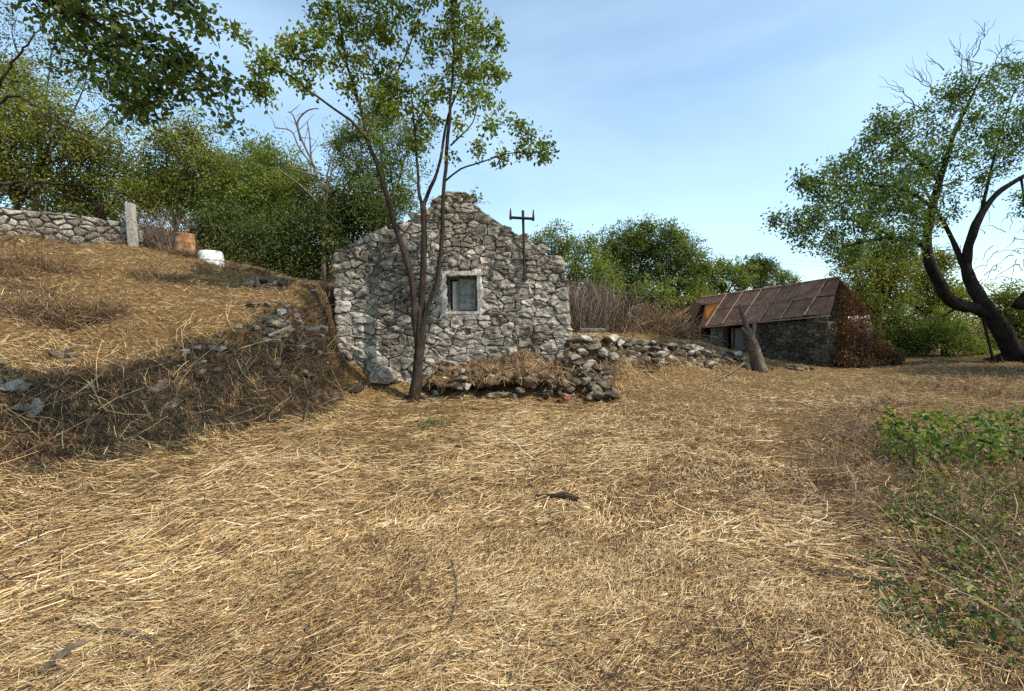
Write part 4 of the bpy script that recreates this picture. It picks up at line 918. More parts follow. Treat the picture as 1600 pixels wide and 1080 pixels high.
# overhanging tree at the upper left, its trunk outside the frame
YL = 4.5
ll = [[(-340, 470, 4.05, 0.16), (-330, 300, 4.12, 0.136), (-300, 120, 4.2, 0.112), (-230, -40, 4.28, 0.088)],
      [(-230, -40, 4.28, 0.072), (-120, -70, 4.35, 0.056), (0, -45, 4.43, 0.04), (90, 20, 4.5, 0.0288), (160, 85, 4.5, 0.0224), (215, 140, 4.5, 0.0144), (250, 185, 4.5, 0.0072)],
      [(60, -10, 4.5, 0.0272), (160, 40, 4.43, 0.0208), (240, 85, 4.43, 0.016), (310, 115, 4.43, 0.0104), (362, 140, 4.43, 0.0056)],
      [(0, -45, 4.43, 0.032), (120, -60, 4.28, 0.024), (220, -50, 4.28, 0.0192), (290, -5, 4.28, 0.012), (332, 55, 4.28, 0.0056)],
      [(290, 108, 4.43, 0.0096), (330, 150, 4.43, 0.0072), (352, 195, 4.43, 0.004)]]
def wp(x, y, z): return (800 + FPX * x / y * (1.0), 508 - (z - CAMZ) * FPX / y, y)
def wl_(P): return [(*wp(x, y, z), r_) for x, y, z, r_ in P]
SHADE_BOUGHS = []  # unseen boughs above the frame, added towards the sun to shade the bank
for f in np.linspace(.3, .98, 13):
    pa = polyat([(x, y, 0.03) for x, y in FOOT], f); pb = polyat(TOP, f)
    for t_, m_ in ((.2, 30), (.7, 33), (1.15, 22)):
        T_ = pa + (pb - pa) * t_; Zs = 6.0 + 2.3 * f; k_ = (Zs - T_[2]) / sun_dir.z
        SHADE_BOUGHS.append((T_[0] + sun_dir.x * k_, T_[1] + sun_dir.y * k_, Zs, m_))
ll += [wl_([(-5.6, 4.2, 4.6, .09), (-4.6, 3.9, 5.8, .08), (-3.2, 3.6, 6.3, .07), (-2.2, 3.8, 6.5, .06), (-1.4, 4.3, 6.8, .05), (-.7, 5.1, 7.2, .035), (.1, 6.1, 7.6, .015)]),
       wl_([(-3.2, 3.6, 6.3, .05), (-2.6, 3.1, 6.2, .03), (-2.0, 2.8, 6.0, .015)])]  # limbs added out of view to carry the shading boughs
lb = [(wp(x, y, z)[0], wp(x, y, z)[1], .5 * FPX / y, y, m_) for x, y, z, m_ in SHADE_BOUGHS] + [(60, 15, 29, 4.5, 7), (112, 22, 38, 4.5, 11), (152, 40, 40, 4.5, 12), (192, 22, 36, 4.43, 10), (132, 66, 38, 4.5, 11), (182, 80, 45, 4.5, 14), (222, 60, 40, 4.43, 12), (232, 110, 47, 4.43, 16), (272, 92, 34, 4.43, 10), (202, 130, 40, 4.5, 14), (164, 112, 29, 4.5, 7), (250, 148, 34, 4.43, 10), (212, 170, 31, 4.5, 9), (290, 112, 29, 4.43, 9), (330, 112, 22, 4.43, 6), (350, 130, 18, 4.43, 5), (322, 150, 20, 4.43, 5), (350, 178, 16, 4.43, 5), (354, 198, 9, 4.43, 2), (282, 132, 25, 4.43, 6),
      (310, 92, 16, 4.43, 3), (230, 188, 18, 4.5, 4), (110, 108, 18, 4.5, 3), (290, 5, 20, 4.28, 5), (310, 25, 20, 4.28, 5), (325, 46, 16, 4.28, 4), (270, -5, 27, 4.28, 6), (212, -10, 34, 4.28, 7), (80, -30, 45, 4.43, 10), (150, -30, 45, 4.35, 10), (0, -20, 45, 4.43, 8), (-80, 0, 56, 4.35, 11), (-160, 60, 67, 4.28, 14)]
hero_tree('overhanging_tree', 'dark leafy branches of a tree hanging into the sky at the upper left', ll, lb, M['leaf_left'], M['bark'], 8, .062, .036, 16, six=True, clump=.065, twigr=.01, tipr=.003)

def bg_tree(name, label, base_px, Y, lobes, mat, seed, leaf=.14, wid=.5, dens=1.0, bark='bark', cat='tree', trunkr=.1, group=None, depth=1.0, sink=.2):
    rng = np.random.default_rng(seed); cs = []
    for px, py, r in lobes:
        c = np.array(at(px, py, Y + rng.uniform(-.5, .5))); cs.append((c, r * Y / FPX))
    bp = at(base_px, 500, Y); z0 = hz(bp.x, Y); t = thing(name, (bp.x, Y, z0), label, cat, group)
    wood = MB(); ctr = np.mean([c for c, _ in cs], 0); low = min(c[2] for c, _ in cs)
    fork = np.array([bp.x * .6 + ctr[0] * .4, Y, max(z0 + .5, z0 * .5 + low * .5)])
    wood.tube(curve([[bp.x, Y, z0 - sink, trunkr * 1.2], [bp.x * .85 + fork[0] * .15, Y + .1, z0 + (fork[2] - z0) * .5, trunkr], [*fork, trunkr * .8]])[:, :3], np.linspace(trunkr * 1.3, trunkr * .8, len(curve([[bp.x, Y, z0 - sink, 1], [bp.x * .85 + fork[0] * .15, Y + .1, z0 + (fork[2] - z0) * .5, 1], [*fork, 1]]))), 7)
    cr = MB(); P_ = []; O_ = []; T_ = []
    for c, r in cs:
        mid = (fork + c) / 2 + rng.normal(0, .12 * r, 3); cv = curve([[*fork, 0], [*mid, 0], [*c, 0], [*(c + [rng.normal(0, .2) * r, 0, .6 * r]), 0]])[:, :3]
        wood.tube(cv, np.linspace(trunkr * .6, .012, len(cv)), 5)
        nc = max(6, int(34 * dens * r * r / (.2 + .25 * r))); d = unit(rng.normal(size=(nc, 3))); rad = r * rng.random(nc) ** .38 * (.82 + .4 * vnoise(d * 2.1 + seed, seed))
        outl_ = rng.random(nc) < .16; rad = np.where(outl_, r * rng.uniform(.95, 1.4, nc), rad * rng.choice([.7, 1.0, 1.0, 1.08], nc)); cc = c + d * rad[:, None] * [1, depth, 1.0]
        for k in range(0, nc, 3):                   # fine twigs reaching the clumps
            wood.tube([c + (cc[k] - c) * .2, (c + cc[k]) / 2 + rng.normal(0, .05, 3), cc[k] + d[k] * .12], [.014, .01, .004], 3)
        k = int(33); sg = .17 + .06 * r
        sgv = np.where(outl_, .55, rng.uniform(.6, 1.15, nc))[:, None, None] * sg; p = cc[:, None, :] + rng.normal(0, 1, (nc, k, 3)) * sgv * [1, 1, .8]; P_.append(p.reshape(-1, 3)); O_.append(np.repeat(d, k, 0))
        T_.append(np.clip(np.repeat(rng.normal(.47, .22, nc), k) + rng.normal(0, .14, nc * k), 0, 1))
    obj('trunk', wood, M[bark], t)
    leaves(cr, np.vstack(P_), leaf * rng.choice([.55, .75, 1.0], len(np.vstack(P_))), leaf * wid * .9, rng, tint=np.concatenate(T_), out=np.vstack(O_), droop=.2)
    obj('crown', cr, mat, t)['kind'] = 'stuff'
    return t

BT = [
 ('leafy_tree', 'olive-green tree rising behind the left end of the field wall', 30, 15.5, [(20, 125, 45), (30, 165, 55), (80, 190, 55), (0, 220, 60), (120, 240, 50), (60, 265, 60), (-50, 200, 60), (10, 290, 45)], 'leaf_olive', .13, 1.0),
 ('thin_tree', 'thin see-through tree high up behind the overhanging leaves', 60, 19, [(20, 60, 50), (80, 90, 45), (130, 140, 45), (180, 180, 40), (-20, 110, 60)], 'leaf_dark', .12, .28),
 ('leafy_tree', 'olive tree behind the field wall, just left of the concrete post', 160, 16.2, [(150, 225, 40), (185, 255, 45), (150, 290, 45), (200, 300, 35), (110, 300, 40)], 'leaf_olive', .12, 1.0),
 ('leafy_tree', 'tall pointed olive-green tree above the rusty drum', 275, 17, [(260, 225, 36), (300, 215, 40), (320, 255, 42), (250, 270, 42), (295, 290, 50), (235, 315, 40)], 'leaf_olive', .12, 1.1),
 ('leafy_tree', 'rounded yellow-green tree in the dip behind the white tub', 370, 17.5, [(350, 275, 34), (385, 280, 38), (370, 320, 46), (330, 320, 40), (410, 330, 40)], 'leaf_yellow', .12, 1.1),
 ('leafy_tree', 'bright green tree behind the bare dead tree', 430, 17, [(420, 240, 26), (445, 265, 36), (410, 290, 36), (460, 310, 40), (435, 345, 42), (480, 280, 24)], 'leaf_yellow', .12, 1.1),
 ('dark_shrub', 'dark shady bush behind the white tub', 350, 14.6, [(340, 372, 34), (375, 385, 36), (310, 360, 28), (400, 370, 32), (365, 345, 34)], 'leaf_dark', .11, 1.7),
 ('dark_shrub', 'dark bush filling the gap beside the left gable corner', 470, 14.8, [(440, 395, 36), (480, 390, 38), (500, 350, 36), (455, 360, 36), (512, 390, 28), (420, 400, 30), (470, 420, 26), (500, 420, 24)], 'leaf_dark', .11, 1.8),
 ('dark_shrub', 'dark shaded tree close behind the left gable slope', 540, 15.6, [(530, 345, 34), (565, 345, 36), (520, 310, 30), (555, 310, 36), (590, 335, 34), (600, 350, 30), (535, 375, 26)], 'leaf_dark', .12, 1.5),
 ('feathery_tree', 'feathery green tree rising behind the gable and the slender tree', 600, 17, [(545, 215, 34), (590, 200, 42), (560, 265, 42), (610, 260, 48), (625, 310, 42), (580, 305, 40), (640, 215, 34), (600, 165, 28), (530, 235, 20)], 'leaf_mid', .17, .9),
 ('leafy_tree', 'yellow-green bush showing above the right gable slope', 850, 18.5, [(838, 378, 18), (862, 372, 20), (885, 385, 22), (905, 392, 20), (920, 385, 14), (870, 400, 24), (935, 415, 22), (900, 430, 30), (930, 450, 26), (890, 460, 26)], 'leaf_yellow', .12, 1.1),
 ('leafy_tree', 'broad dark-green tree on the skyline behind the bare thicket', 985, 27, [(955, 385, 24), (985, 370, 24), (1010, 362, 24), (975, 405, 30), (1010, 395, 32), (945, 410, 24), (1000, 430, 30), (960, 440, 30), (985, 465, 30), (930, 450, 26)], 'leaf_mid', .17, 1.0),
 ('leafy_tree', 'taller green tree on the skyline with a ragged top', 1045, 26, [(1045, 362, 16), (1060, 375, 22), (1040, 395, 30), (1075, 400, 28), (1065, 425, 32), (1030, 430, 28), (1095, 420, 22), (1050, 455, 26), (1085, 455, 24), (1020, 470, 26)], 'leaf_mid', .16, 1.0),
 ('leafy_tree', 'low yellow-green trees behind the roof ridge of the shed', 1120, 29, [(1105, 430, 22), (1130, 422, 20), (1150, 428, 20), (1120, 450, 22), (1160, 440, 18), (1090, 455, 22)], 'leaf_yellow', .17, 1.0),
 ('low_shrub', 'green bushes behind the open end of the shed', 1075, 25, [(1050, 480, 22), (1080, 478, 22), (1105, 475, 22), (1065, 498, 20), (1095, 498, 20), (1030, 490, 20)], 'leaf_olive', .14, 1.2),
 ('low_shrub', 'yellow-green leafy shrub growing up through the bare thicket', 930, 17, [(900, 412, 20), (935, 424, 24), (960, 440, 20), (1005, 452, 22), (1035, 462, 16)], 'leaf_yellow', .11, .8),
 ('pine_tree', 'small dark flat-topped pine on the skyline behind the shed', 1178, 34, [(1170, 418, 13), (1190, 412, 14), (1180, 425, 14), (1200, 422, 10), (1188, 440, 16)], 'leaf_dark', .17, 1.6),
 ('leafy_tree', 'pale thin tree at the end of the skyline left of the mulberry', 1215, 36, [(1212, 428, 12), (1228, 430, 10), (1220, 442, 14), (1240, 440, 10)], 'leaf_mid', .16, .8),
 ('leafy_tree', 'dense green tree between the shed gable and the mulberry trunk', 1370, 21, [(1330, 405, 34), (1370, 400, 38), (1400, 425, 40), (1350, 440, 40), (1390, 465, 42), (1340, 470, 34), (1410, 390, 30)], 'leaf_olive', .14, 1.1),
 ('leafy_tree', 'olive-green tree directly behind the leaning mulberry limb', 1450, 21.5, [(1440, 430, 34), (1470, 455, 36), (1430, 475, 40), (1465, 500, 40), (1500, 470, 30), (1475, 405, 22)], 'leaf_olive', .14, 1.1),
 ('low_shrub', 'bright yellow-green shrub in the sun beneath the leaning mulberry', 1480, 19, [(1440, 535, 26), (1475, 530, 28), (1510, 535, 26), (1530, 550, 18), (1460, 515, 26), (1495, 515, 24), (1540, 560, 10)], 'leaf_yellow', .12, 1.2),
 ('low_shrub', 'shaded green shrub at the right of the brown creeper', 1400, 19.5, [(1390, 525, 30), (1420, 530, 28), (1400, 500, 30), (1380, 548, 18), (1430, 550, 18)], 'leaf_mid', .12, 1.2),
 ('leafy_tree', 'green hedge tree behind the right edge of the mulberry trunk', 1590, 23, [(1570, 470, 28), (1600, 480, 32), (1585, 510, 34), (1620, 500, 34), (1550, 500, 24), (1640, 470, 36), (1545, 530, 22), (1600, 540, 26)], 'leaf_olive', .14, 1.1),
 ('leafy_tree', 'distant olive wood higher on the hill behind the yellow-green tree', 390, 24, [(340, 265, 30), (400, 250, 30), (300, 300, 40), (370, 300, 44), (450, 290, 40), (500, 340, 44), (430, 350, 44), (340, 360, 44), (240, 300, 50), (160, 330, 50), (80, 330, 50)], 'leaf_mid', .17, 1.15),
]
BT.append(('leafy_tree', 'green tree standing outside the right edge of the meadow', 1900, 12, [(1880, 330, 70), (1930, 260, 80), (1840, 270, 60), (1960, 360, 80), (1860, 400, 60), (1800, 330, 45)], 'leaf_mid', .12, 1.1))
for k, (nm, lab, bx, Y, lobes, mt, lf, dn) in enumerate(BT):
    bg_tree(nm, lab, bx, Y, lobes, M[mt], 100 + k, lf, .3 if nm in ('feathery_tree',) else .52, dn, cat='shrub' if 'shrub' in nm else 'tree', trunkr=.16 if Y > 20 else .1)

# bare dead tree left of the gable
rng = np.random.default_rng(4); dl = []
for pts in ([(505, 400), (508, 340), (506, 300)], [(506, 305), (492, 265), (468, 232), (455, 205), (430, 200)], [(500, 285), (487, 250), (484, 215), (480, 190)], [(492, 262), (470, 215), (458, 180), (450, 175)], [(470, 220), (465, 190), (482, 172), (498, 170)], [(508, 320), (515, 285), (522, 262), (545, 252)], [(510, 300), (512, 270), (520, 245)], [(500, 320), (470, 290), (440, 268), (432, 260)], [(495, 275), (470, 268), (448, 264)]):
    dl.append([(x, y, 14.6, (.07 if pts[0] == (505, 400) else .035) * (1 - .75 * k / (len(pts)))) for k, (x, y) in enumerate(pts)])
c0 = limb(dl[0]); b = c0[0, :3]; zb_ = hz(b[0], b[1]); dt = thing('dead_tree', (b[0], b[1], zb_), 'leafless grey dead tree with forked branches left of the gable', 'tree')
mb = MB(); c0 = np.vstack([[b[0], b[1], zb_ - .2, .09], c0]); mb.tube(c0[:, :3], c0[:, 3], 7); obj('trunk', mb, M['bark_grey'], dt, smooth=True)
for l in dl[1:]:
    mb = MB(); c = limb(l); mb.tube(c[:, :3], c[:, 3], 5)
    for _ in range(4):
        k = rng.integers(2, len(c)); e = c[k, :3] + rng.normal(0, .25, 3) + [0, 0, .15]; mb.tube([c[k, :3], (c[k, :3] + e) / 2 + rng.normal(0, .04, 3), e], [.012, .009, .005], 3)
    obj('branch', mb, M['bark_grey'], dt, smooth=True)

bl = [[(-90, 420, 13.6, .12), (-80, 330, 13.6, .1), (-60, 290, 13.6, .08)], [(-60, 292, 13.6, .06), (0, 287, 13.5, .05), (70, 285, 13.4, .038), (140, 292, 13.3, .025), (205, 306, 13.2, .012)], [(40, 286, 13.4, .03), (90, 300, 13.2, .02), (150, 318, 13.1, .01)],
      [(-70, 300, 13.6, .06), (-40, 200, 13.4, .05), (20, 150, 13.2, .035), (80, 185, 13, .026), (140, 212, 12.9, .018), (190, 228, 12.8, .008)], [(60, 175, 13, .02), (72, 205, 12.9, .014), (110, 240, 12.9, .007)], [(-60, 230, 13.4, .04), (20, 100, 13.2, .028), (50, 60, 13, .018), (70, 20, 13, .008)], [(100, 288, 13.3, .018), (130, 268, 13.2, .012), (180, 260, 13.1, .006)]]
c0 = limb(bl[0]); b = c0[0, :3]; zb_ = hz(b[0], b[1]); bt = thing('bare_tree', (b[0], b[1], zb_), 'bare dark branches reaching in from the left edge above the field wall', 'tree')
for l in bl:
    mb = MB(); c = limb(l); c[1:-1, :3] += rng.normal(0, .02, (len(c) - 2, 3))
    if l is bl[0]: c = np.vstack([[b[0], b[1], zb_ - .2, .13], c])
    mb.tube(c[:, :3], c[:, 3], 6)
    if l is not bl[0]:
        for _ in range(7):
            k = rng.integers(2, len(c)); e = c[k, :3] + rng.normal(0, .4, 3) + [.2, 0, .1]; mb.tube([c[k, :3], (c[k, :3] + e) / 2 + rng.normal(0, .05, 3), e], [.012, .009, .005], 3)
    obj('trunk' if l is bl[0] else 'branch', mb, M['bark'], bt, smooth=True)

# dead forked stump by the shed
st = thing('dead_stump', tuple(at(1186, 578, 15.6)), 'dead forked tree stump with broken arms in front of the shed', 'stump')
YS = 15.6
mb = MB(); c = limb([(1188, 582, YS, .26), (1183, 560, YS, .2), (1176, 535, YS, .16), (1168, 515, YS, .12)]); mb.tube(c[:, :3], c[:, 3], 10, wob=.14); obj('trunk', mb, M['bark_grey'], st, smooth=True)
for pts in ([(1170, 520, YS, .09), (1163, 500, YS, .075), (1158, 485, YS, .06), (1156, 476, YS, .055)], [(1176, 535, YS, .08), (1178, 520, YS + .1, .065), (1179, 506, YS + .1, .06)], [(1174, 530, YS, .06), (1166, 520, YS - .1, .05), (1159, 512, YS - .1, .035)], [(1158, 478, YS, .02), (1180, 477, YS + .1, .016), (1215, 473, YS + .3, .008)]):
    mb = MB(); c = limb(pts); mb.tube(c[:, :3], c[:, 3], 7, wob=.1); obj('limb', mb, M['bark_grey'], st, smooth=True)

# overhead cables far behind the shed
for k, (ya, yb_) in enumerate(((392, 404), (400, 410))):
    a, b = at(900, ya - 20, 60), at(1500, yb_ + 12, 60); f = np.linspace(0, 1, 24)
    pts = [np.array(a) * (1 - t) + np.array(b) * t - [0, 0, 2.0 * 4 * t * (1 - t) * .4] for t in f]
    mb = MB(); mb.tube(pts, .014, 4); tag(obj('overhead_cable', mb, M['cable']), ('upper' if k == 0 else 'lower') + ' of two thin overhead cables crossing the sky behind the shed', 'cable')

# ---------------------------------------------------------------- straw, brush, undergrowth
def ribbons(mb, P, D, L, W, rng, tint, sag=0.0, ground_fn=None, lift=None, seg=2):
    """thin flat stalks: start points, directions, lengths, widths"""
    n = len(P); D = unit(D); side = unit(np.cross(D, np.array([0, 0, 1.0]) + rng.normal(0, .45, (n, 3)))); rows = []
    bendv = rng.normal(0, .12, (n, 3)) * [1, 1, .35]
    for k in range(seg + 1):
        f = k / seg; p = P + D * (L * f)[:, None] + bendv * (L * 4 * f * (1 - f))[:, None]; p[:, 2] -= sag * L * f * f if np.isscalar(sag) else (sag * L * f * f)
        if ground_fn is not None: p[:, 2] = ground_fn(p[:, 0], p[:, 1]) + lift + (P[:, 2] * 0) + (D[:, 2] * L * f)
        w = (W * (1 - .45 * f))[:, None] * side * .5; rows += [p - w, p + w]
    V = np.stack(rows, 1); m = 2 * (seg + 1); b = np.arange(n)[:, None] * m
    Q = np.concatenate([b + [2 * k, 2 * k + 1, 2 * k + 3, 2 * k + 2] for k in range(seg)])
    mb.add(V.reshape(-1, 3), quads=Q, tint=np.repeat(tint, m))

# fast bilinear lookup of the ground as meshed
GZ = gz.reshape(ny, nx)
def gz_at(x, y):
    ix = np.clip(np.searchsorted(gx, x) - 1, 0, nx - 2); iy = np.clip(np.searchsorted(gy, y) - 1, 0, ny - 2)
    fx = (x - gx[ix]) / (gx[ix + 1] - gx[ix]); fy = (y - gy[iy]) / (gy[iy + 1] - gy[iy])
    return (GZ[iy, ix] * (1 - fx) + GZ[iy, ix + 1] * fx) * (1 - fy) + (GZ[iy + 1, ix] * (1 - fx) + GZ[iy + 1, ix + 1] * fx) * fy

WEEDS = [(4.4, 8.2), (3.4, 5.4), (2.4, 3.2), (1.9, 1.6), (4, .6), (12, 2), (14, 9), (9, 9.5)]
def scatter(n, dmin, dmax, amax, rng):
    d = np.exp(rng.uniform(math.log(dmin), math.log(dmax), n)); a = rng.uniform(-amax, amax, n); return d * np.sin(a), d * np.cos(a)
def straw_field(n, dmin, dmax, rng, mb, lrange, wrange, seg, tmean, liftmax, flow=1.0, tilt=.16):
    x, y = scatter(n, dmin, dmax, R(62), rng); keep = np.ones(n, bool)
    inb = poly_in(BANK, x, y); keep &= ~(inb & (rng.random(n) < .4))
    inw = poly_in(WEEDS, x, y); keep &= ~(inw & (rng.random(n) < .35))
    keep &= ~((x > HULL[0][0] - .05) & (x < HULL[-1][0] + .05) & (y > 10.95) & (y < 17.2))
    keep &= ~((x > -2.0) & (x < 1.3) & (y > 10.4) & (y < 11.2))
    q_ = np.column_stack([x, y]); patch = fbm(q_ * .9, 3, 3)
    keep &= ~((patch < -.55) & (rng.random(n) < .6))
    rel = (x - P0.x) * U.x + (y - P0.y) * U.y; rel2 = (x - P0.x) * NB.x + (y - P0.y) * NB.y
    keep &= ~((rel > -.1) & (rel < 7.2) & (rel2 > -.1) & (rel2 < 3.1))
    x, y, patch, inw, inb = x[keep], y[keep], patch[keep], inw[keep], inb[keep]; n = len(x); q_ = np.column_stack([x, y])
    ang = vnoise(q_ * .33 + 4, 21) * 1.4 + vnoise(q_ * 1.3, 22) * .8 + .35; ang = np.where(rng.random(n) < .35, rng.random(n) * 6.28, ang + rng.normal(0, .5, n)) + np.where(rng.random(n) < .5, math.pi, 0)
    L = rng.uniform(*lrange, n) * (.6 + .8 * rng.random(n)); Wd = rng.uniform(*wrange, n)
    D = np.column_stack([np.cos(ang), np.sin(ang), np.abs(rng.normal(0, tilt, n)) * .5])
    lift = rng.random(n) ** 1.5 * liftmax + .003
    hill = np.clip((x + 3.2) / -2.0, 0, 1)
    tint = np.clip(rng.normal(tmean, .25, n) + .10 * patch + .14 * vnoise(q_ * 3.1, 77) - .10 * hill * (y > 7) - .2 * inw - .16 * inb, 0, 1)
    P = np.column_stack([x, y, gz_at(x, y) + lift])
    # stalks follow the ground
    D2 = unit(D); ex = x + D2[:, 0] * L; ey = y + D2[:, 1] * L; D2[:, 2] = (gz_at(ex, ey) - gz_at(x, y)) / L + np.abs(rng.normal(0, tilt, n)) * .5 - .02
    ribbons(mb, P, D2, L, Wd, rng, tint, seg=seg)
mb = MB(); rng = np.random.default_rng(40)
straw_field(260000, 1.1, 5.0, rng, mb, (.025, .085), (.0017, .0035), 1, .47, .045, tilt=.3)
straw_field(80000, 1.1, 5.5, rng, mb, (.015, .055), (.003, .008), 1, .36, .045, tilt=.4)
straw_field(4500, 1.1, 6.0, rng, mb, (.12, .30), (.0018, .0036), 3, .54, .06, tilt=.22)
straw_field(15000, 1.1, 7.0, rng, mb, (.05, .26), (.0022, .006), 3, .06, .06, tilt=.35)
straw_field(205000, 3.5, 24, rng, mb, (.04, .14), (.004, .009), 1, .48, .06, tilt=.3)
straw_field(14000, 4, 20, rng, mb, (.15, .38), (.004, .008), 2, .54, .07, tilt=.3)
straw_field(9000, 4, 20, rng, mb, (.1, .35), (.004, .010), 2, .08, .08, tilt=.4)
straw = obj('straw', mb, M['straw'], origin=Vector((0, 0, 0))); tag(straw, 'golden cut straw strewn over the whole meadow and slope', 'straw', kind='stuff')
# straw on the ledge and terrace edge
mb = MB(); n = 1700; x = rng.uniform(-1.9, 1.2, n); y = rng.uniform(10.12, 11.0, n); zt = np.interp(y, [10.1, 10.25, 10.5, 10.8, 11.03], [.40, .5, .65, .9, 1.0]) + .07 * fbm(np.column_stack([x, y, 0 * x]) * 4, 2, 8) 
zt = .2 + (zt - .2) * (.62 + .38 * np.exp(-((x - .15) / .75) ** 2) + .08 * np.sin(x * 5.3)); a = rng.random(n) * 6.28; ribbons(mb, np.column_stack([x, y, zt + rng.random(n) * .05]), np.column_stack([np.cos(a), np.sin(a) * .6 - .3, rng.normal(-.2, .35, n)]), rng.uniform(.08, .3, n), rng.uniform(.006, .012, n), rng, np.clip(rng.normal(.27, .2, n), 0, 1), sag=.3)
for k in range(3):
    n = 2600; f = rng.random(n); A_ = np.array([polyat(RTOP, v) for v in f[:400]]); A_ = A_[rng.integers(0, 400, n)]
    x = A_[:, 0] + rng.normal(0, .35, n) - .1; y = A_[:, 1] + rng.normal(0, .3, n); a = rng.random(n) * 6.28
    ribbons(mb, np.column_stack([x, y, gz_at(x, y) + rng.random(n) * .08]), np.column_stack([np.cos(a), np.sin(a), rng.normal(.1, .5, n)]), rng.uniform(.1, .4, n), rng.uniform(.008, .015, n), rng, np.clip(rng.normal(.36, .2, n), 0, 1), sag=.5)
tag(obj('ledge_straw', mb, M['straw'], origin=Vector((0, 0, 0))), 'dry straw hanging over the ledge and the terrace wall', 'straw', kind='stuff')

def brush(name, label, cat, spots, n, hr, mat, seed, lean=.5, wid=(.006, .012), kind='stuff', sag=.5, tm=.45):
    """tangle of dry stems rooted round given spots (x, y, spread)"""
    r = np.random.default_rng(seed); mb = MB()
    sx = np.array(spots, float); k = r.integers(0, len(sx), n); x = sx[k, 0] + r.normal(0, 1, n) * sx[k, 2]; y = sx[k, 1] + r.normal(0, 1, n) * sx[k, 2] * .7
    D = np.column_stack([r.normal(0, lean, n), r.normal(0, lean, n), np.abs(r.normal(.8, .3, n))]); L = r.uniform(*hr, n)
    ribbons(mb, np.column_stack([x, y, gz_at(x, y) - .03]), D, L, r.uniform(*wid, n), r, np.clip(r.normal(tm, .24, n), 0, 1), sag=r.uniform(0, sag, n), seg=3)
    o = obj(name, mb, mat, origin=Vector((0, 0, 0))); return tag(o, label, cat, kind=kind)
bank_sp = []
for f in np.linspace(0.05, 1, 26):
    a = polyat([(x, y, 0) for x, y in FOOT], f); b = polyat(TOP, f)
    for t in (.15, .5, .85, 1.05): bank_sp.append((a[0] + (b[0] - a[0]) * t + (.12 if f > .7 else 0), a[1] + (b[1] - a[1]) * t, .16))
brush('bank_brush', 'tangled dark brown stalks covering the shaded bank', 'brush', bank_sp, 11000, (.08, .5), M['brush'], 71, .9, (.004, .011), sag=.9, tm=.42)
brush('bank_stalks', 'long pale dry stalks leaning over the shaded bank', 'brush', bank_sp, 500, (.4, 1.0), M['straw'], 70, .8, (.006, .011), sag=.5, tm=.5)
def gp_(px, Y): p = at(px, 500, Y); return p.x, Y
sl = []
for px, Y, s in ((20, 7.6, .3), (70, 7.8, .3), (130, 8.0, .25), (0, 8.6, .3), (40, 9.2, .4), (10, 10, .5), (90, 9.5, .3), (165, 8.1, .15), (250, 10.2, .3), (400, 12.4, .3), (350, 12.3, .3), (285, 12.15, .12), (300, 12.1, .1)): sl.append((*gp_(px, Y), s))
brush('slope_brush', 'brown dead brush on the left of the straw slope', 'brush', sl, 7000, (.12, .6), M['brush'], 72, .8, (.005, .010), sag=.8, tm=.4)
wl = [(*gp_(px, Y), s) for px, Y, s in ((250, 13.3, .15), (240, 13.6, .2), (265, 13.0, .15), (275, 13.4, .2), (225, 13.5, .2))]
brush('bare_vine', 'tangle of bare brown vines between the concrete post and the drum', 'vine', wl, 700, (.6, 1.6), M['thicket'], 73, .35, (.008, .016), sag=.4, tm=.35)
wl = [(*gp_(px, Y), .15) for px, Y in ((0, 11.4), (40, 11.6), (80, 11.9), (110, 12.1), (150, 12.3), (190, 12.6))]
brush('wall_brush', 'dry twigs growing along the field wall', 'brush', wl, 420, (.4, 1.2), M['thicket'], 74, .5, (.006, .012), sag=.6)
th = []
for px, Y, s in ((895, 14.5, .25), (910, 15.2, .4), (930, 16, .5), (950, 16.5, .5), (975, 17, .6), (1000, 17.5, .6), (1025, 18, .5), (1045, 18.5, .4), (900, 16.5, .5), (940, 18, .6)): th.append((*gp_(px, Y), s))
brush('bare_thicket', 'leafless grey-brown thicket on the terrace right of the house', 'thicket', th[:3] + th[8:], 2600, (.9, 2.1), M['thicket'], 75, .22, (.010, .022), sag=.25, tm=.4)
brush('dry_bramble', 'lower reddish-brown bramble tangle between the thicket and the shed', 'bramble', th[3:8], 4200, (.6, 1.9), M['brush'], 76, .6, (.010, .02), sag=.6, tm=.5)
rw_sp = [tuple(polyat(RTOP, f)[:2]) + (.2,) for f in np.linspace(.05, 1, 14)]
brush('terrace_grass', 'short dry grass along the top of the terrace wall', 'grass', rw_sp + [(1.2, 10.9, .3), (1.6, 10.8, .3), (1.9, 10.75, .25), (1.4, 10.5, .25)] + [tuple((polyat(RF3, f) * .55 + polyat(RTOP, f) * .45)[:2]) + (.08,) for f in np.linspace(.05, 1, 20)], 3600, (.12, .4), M['brush'], 77, .8, (.007, .014), sag=.7, tm=.6)
rs = [(*gp_(px, Y), s) for px, Y, s in ((1430, 12.5, .5), (1480, 11.5, .5), (1530, 10.8, .5), (1560, 12.5, .6), (1590, 10.2, .4), (1500, 13.5, .6), (1570, 14.5, .6), (1400, 9.3, .3), (1350, 8.5, .25))]
brush('field_edge_brush', 'dead twiggy brush along the right edge of the meadow', 'brush', rs, 2600, (.12, .55), M['brush'], 78, .9, (.006, .012), sag=.7, tm=.5)
gs = [(x_, y_, .32) for x_, y_ in ((3.4, 4.6), (4.2, 5.4), (4.9, 6.2), (3.6, 3.6), (3.0, 2.8), (4.6, 4.4), (5.6, 5.6), (3.9, 2.9), (2.9, 3.9), (5.4, 7.2))]
brush('bramble_stalks', 'dead bramble stalks among the green weeds at the right', 'brush', gs, 10000, (.1, .5), M['brush'], 79, 1.0, (.003, .008), sag=.7, tm=.55)

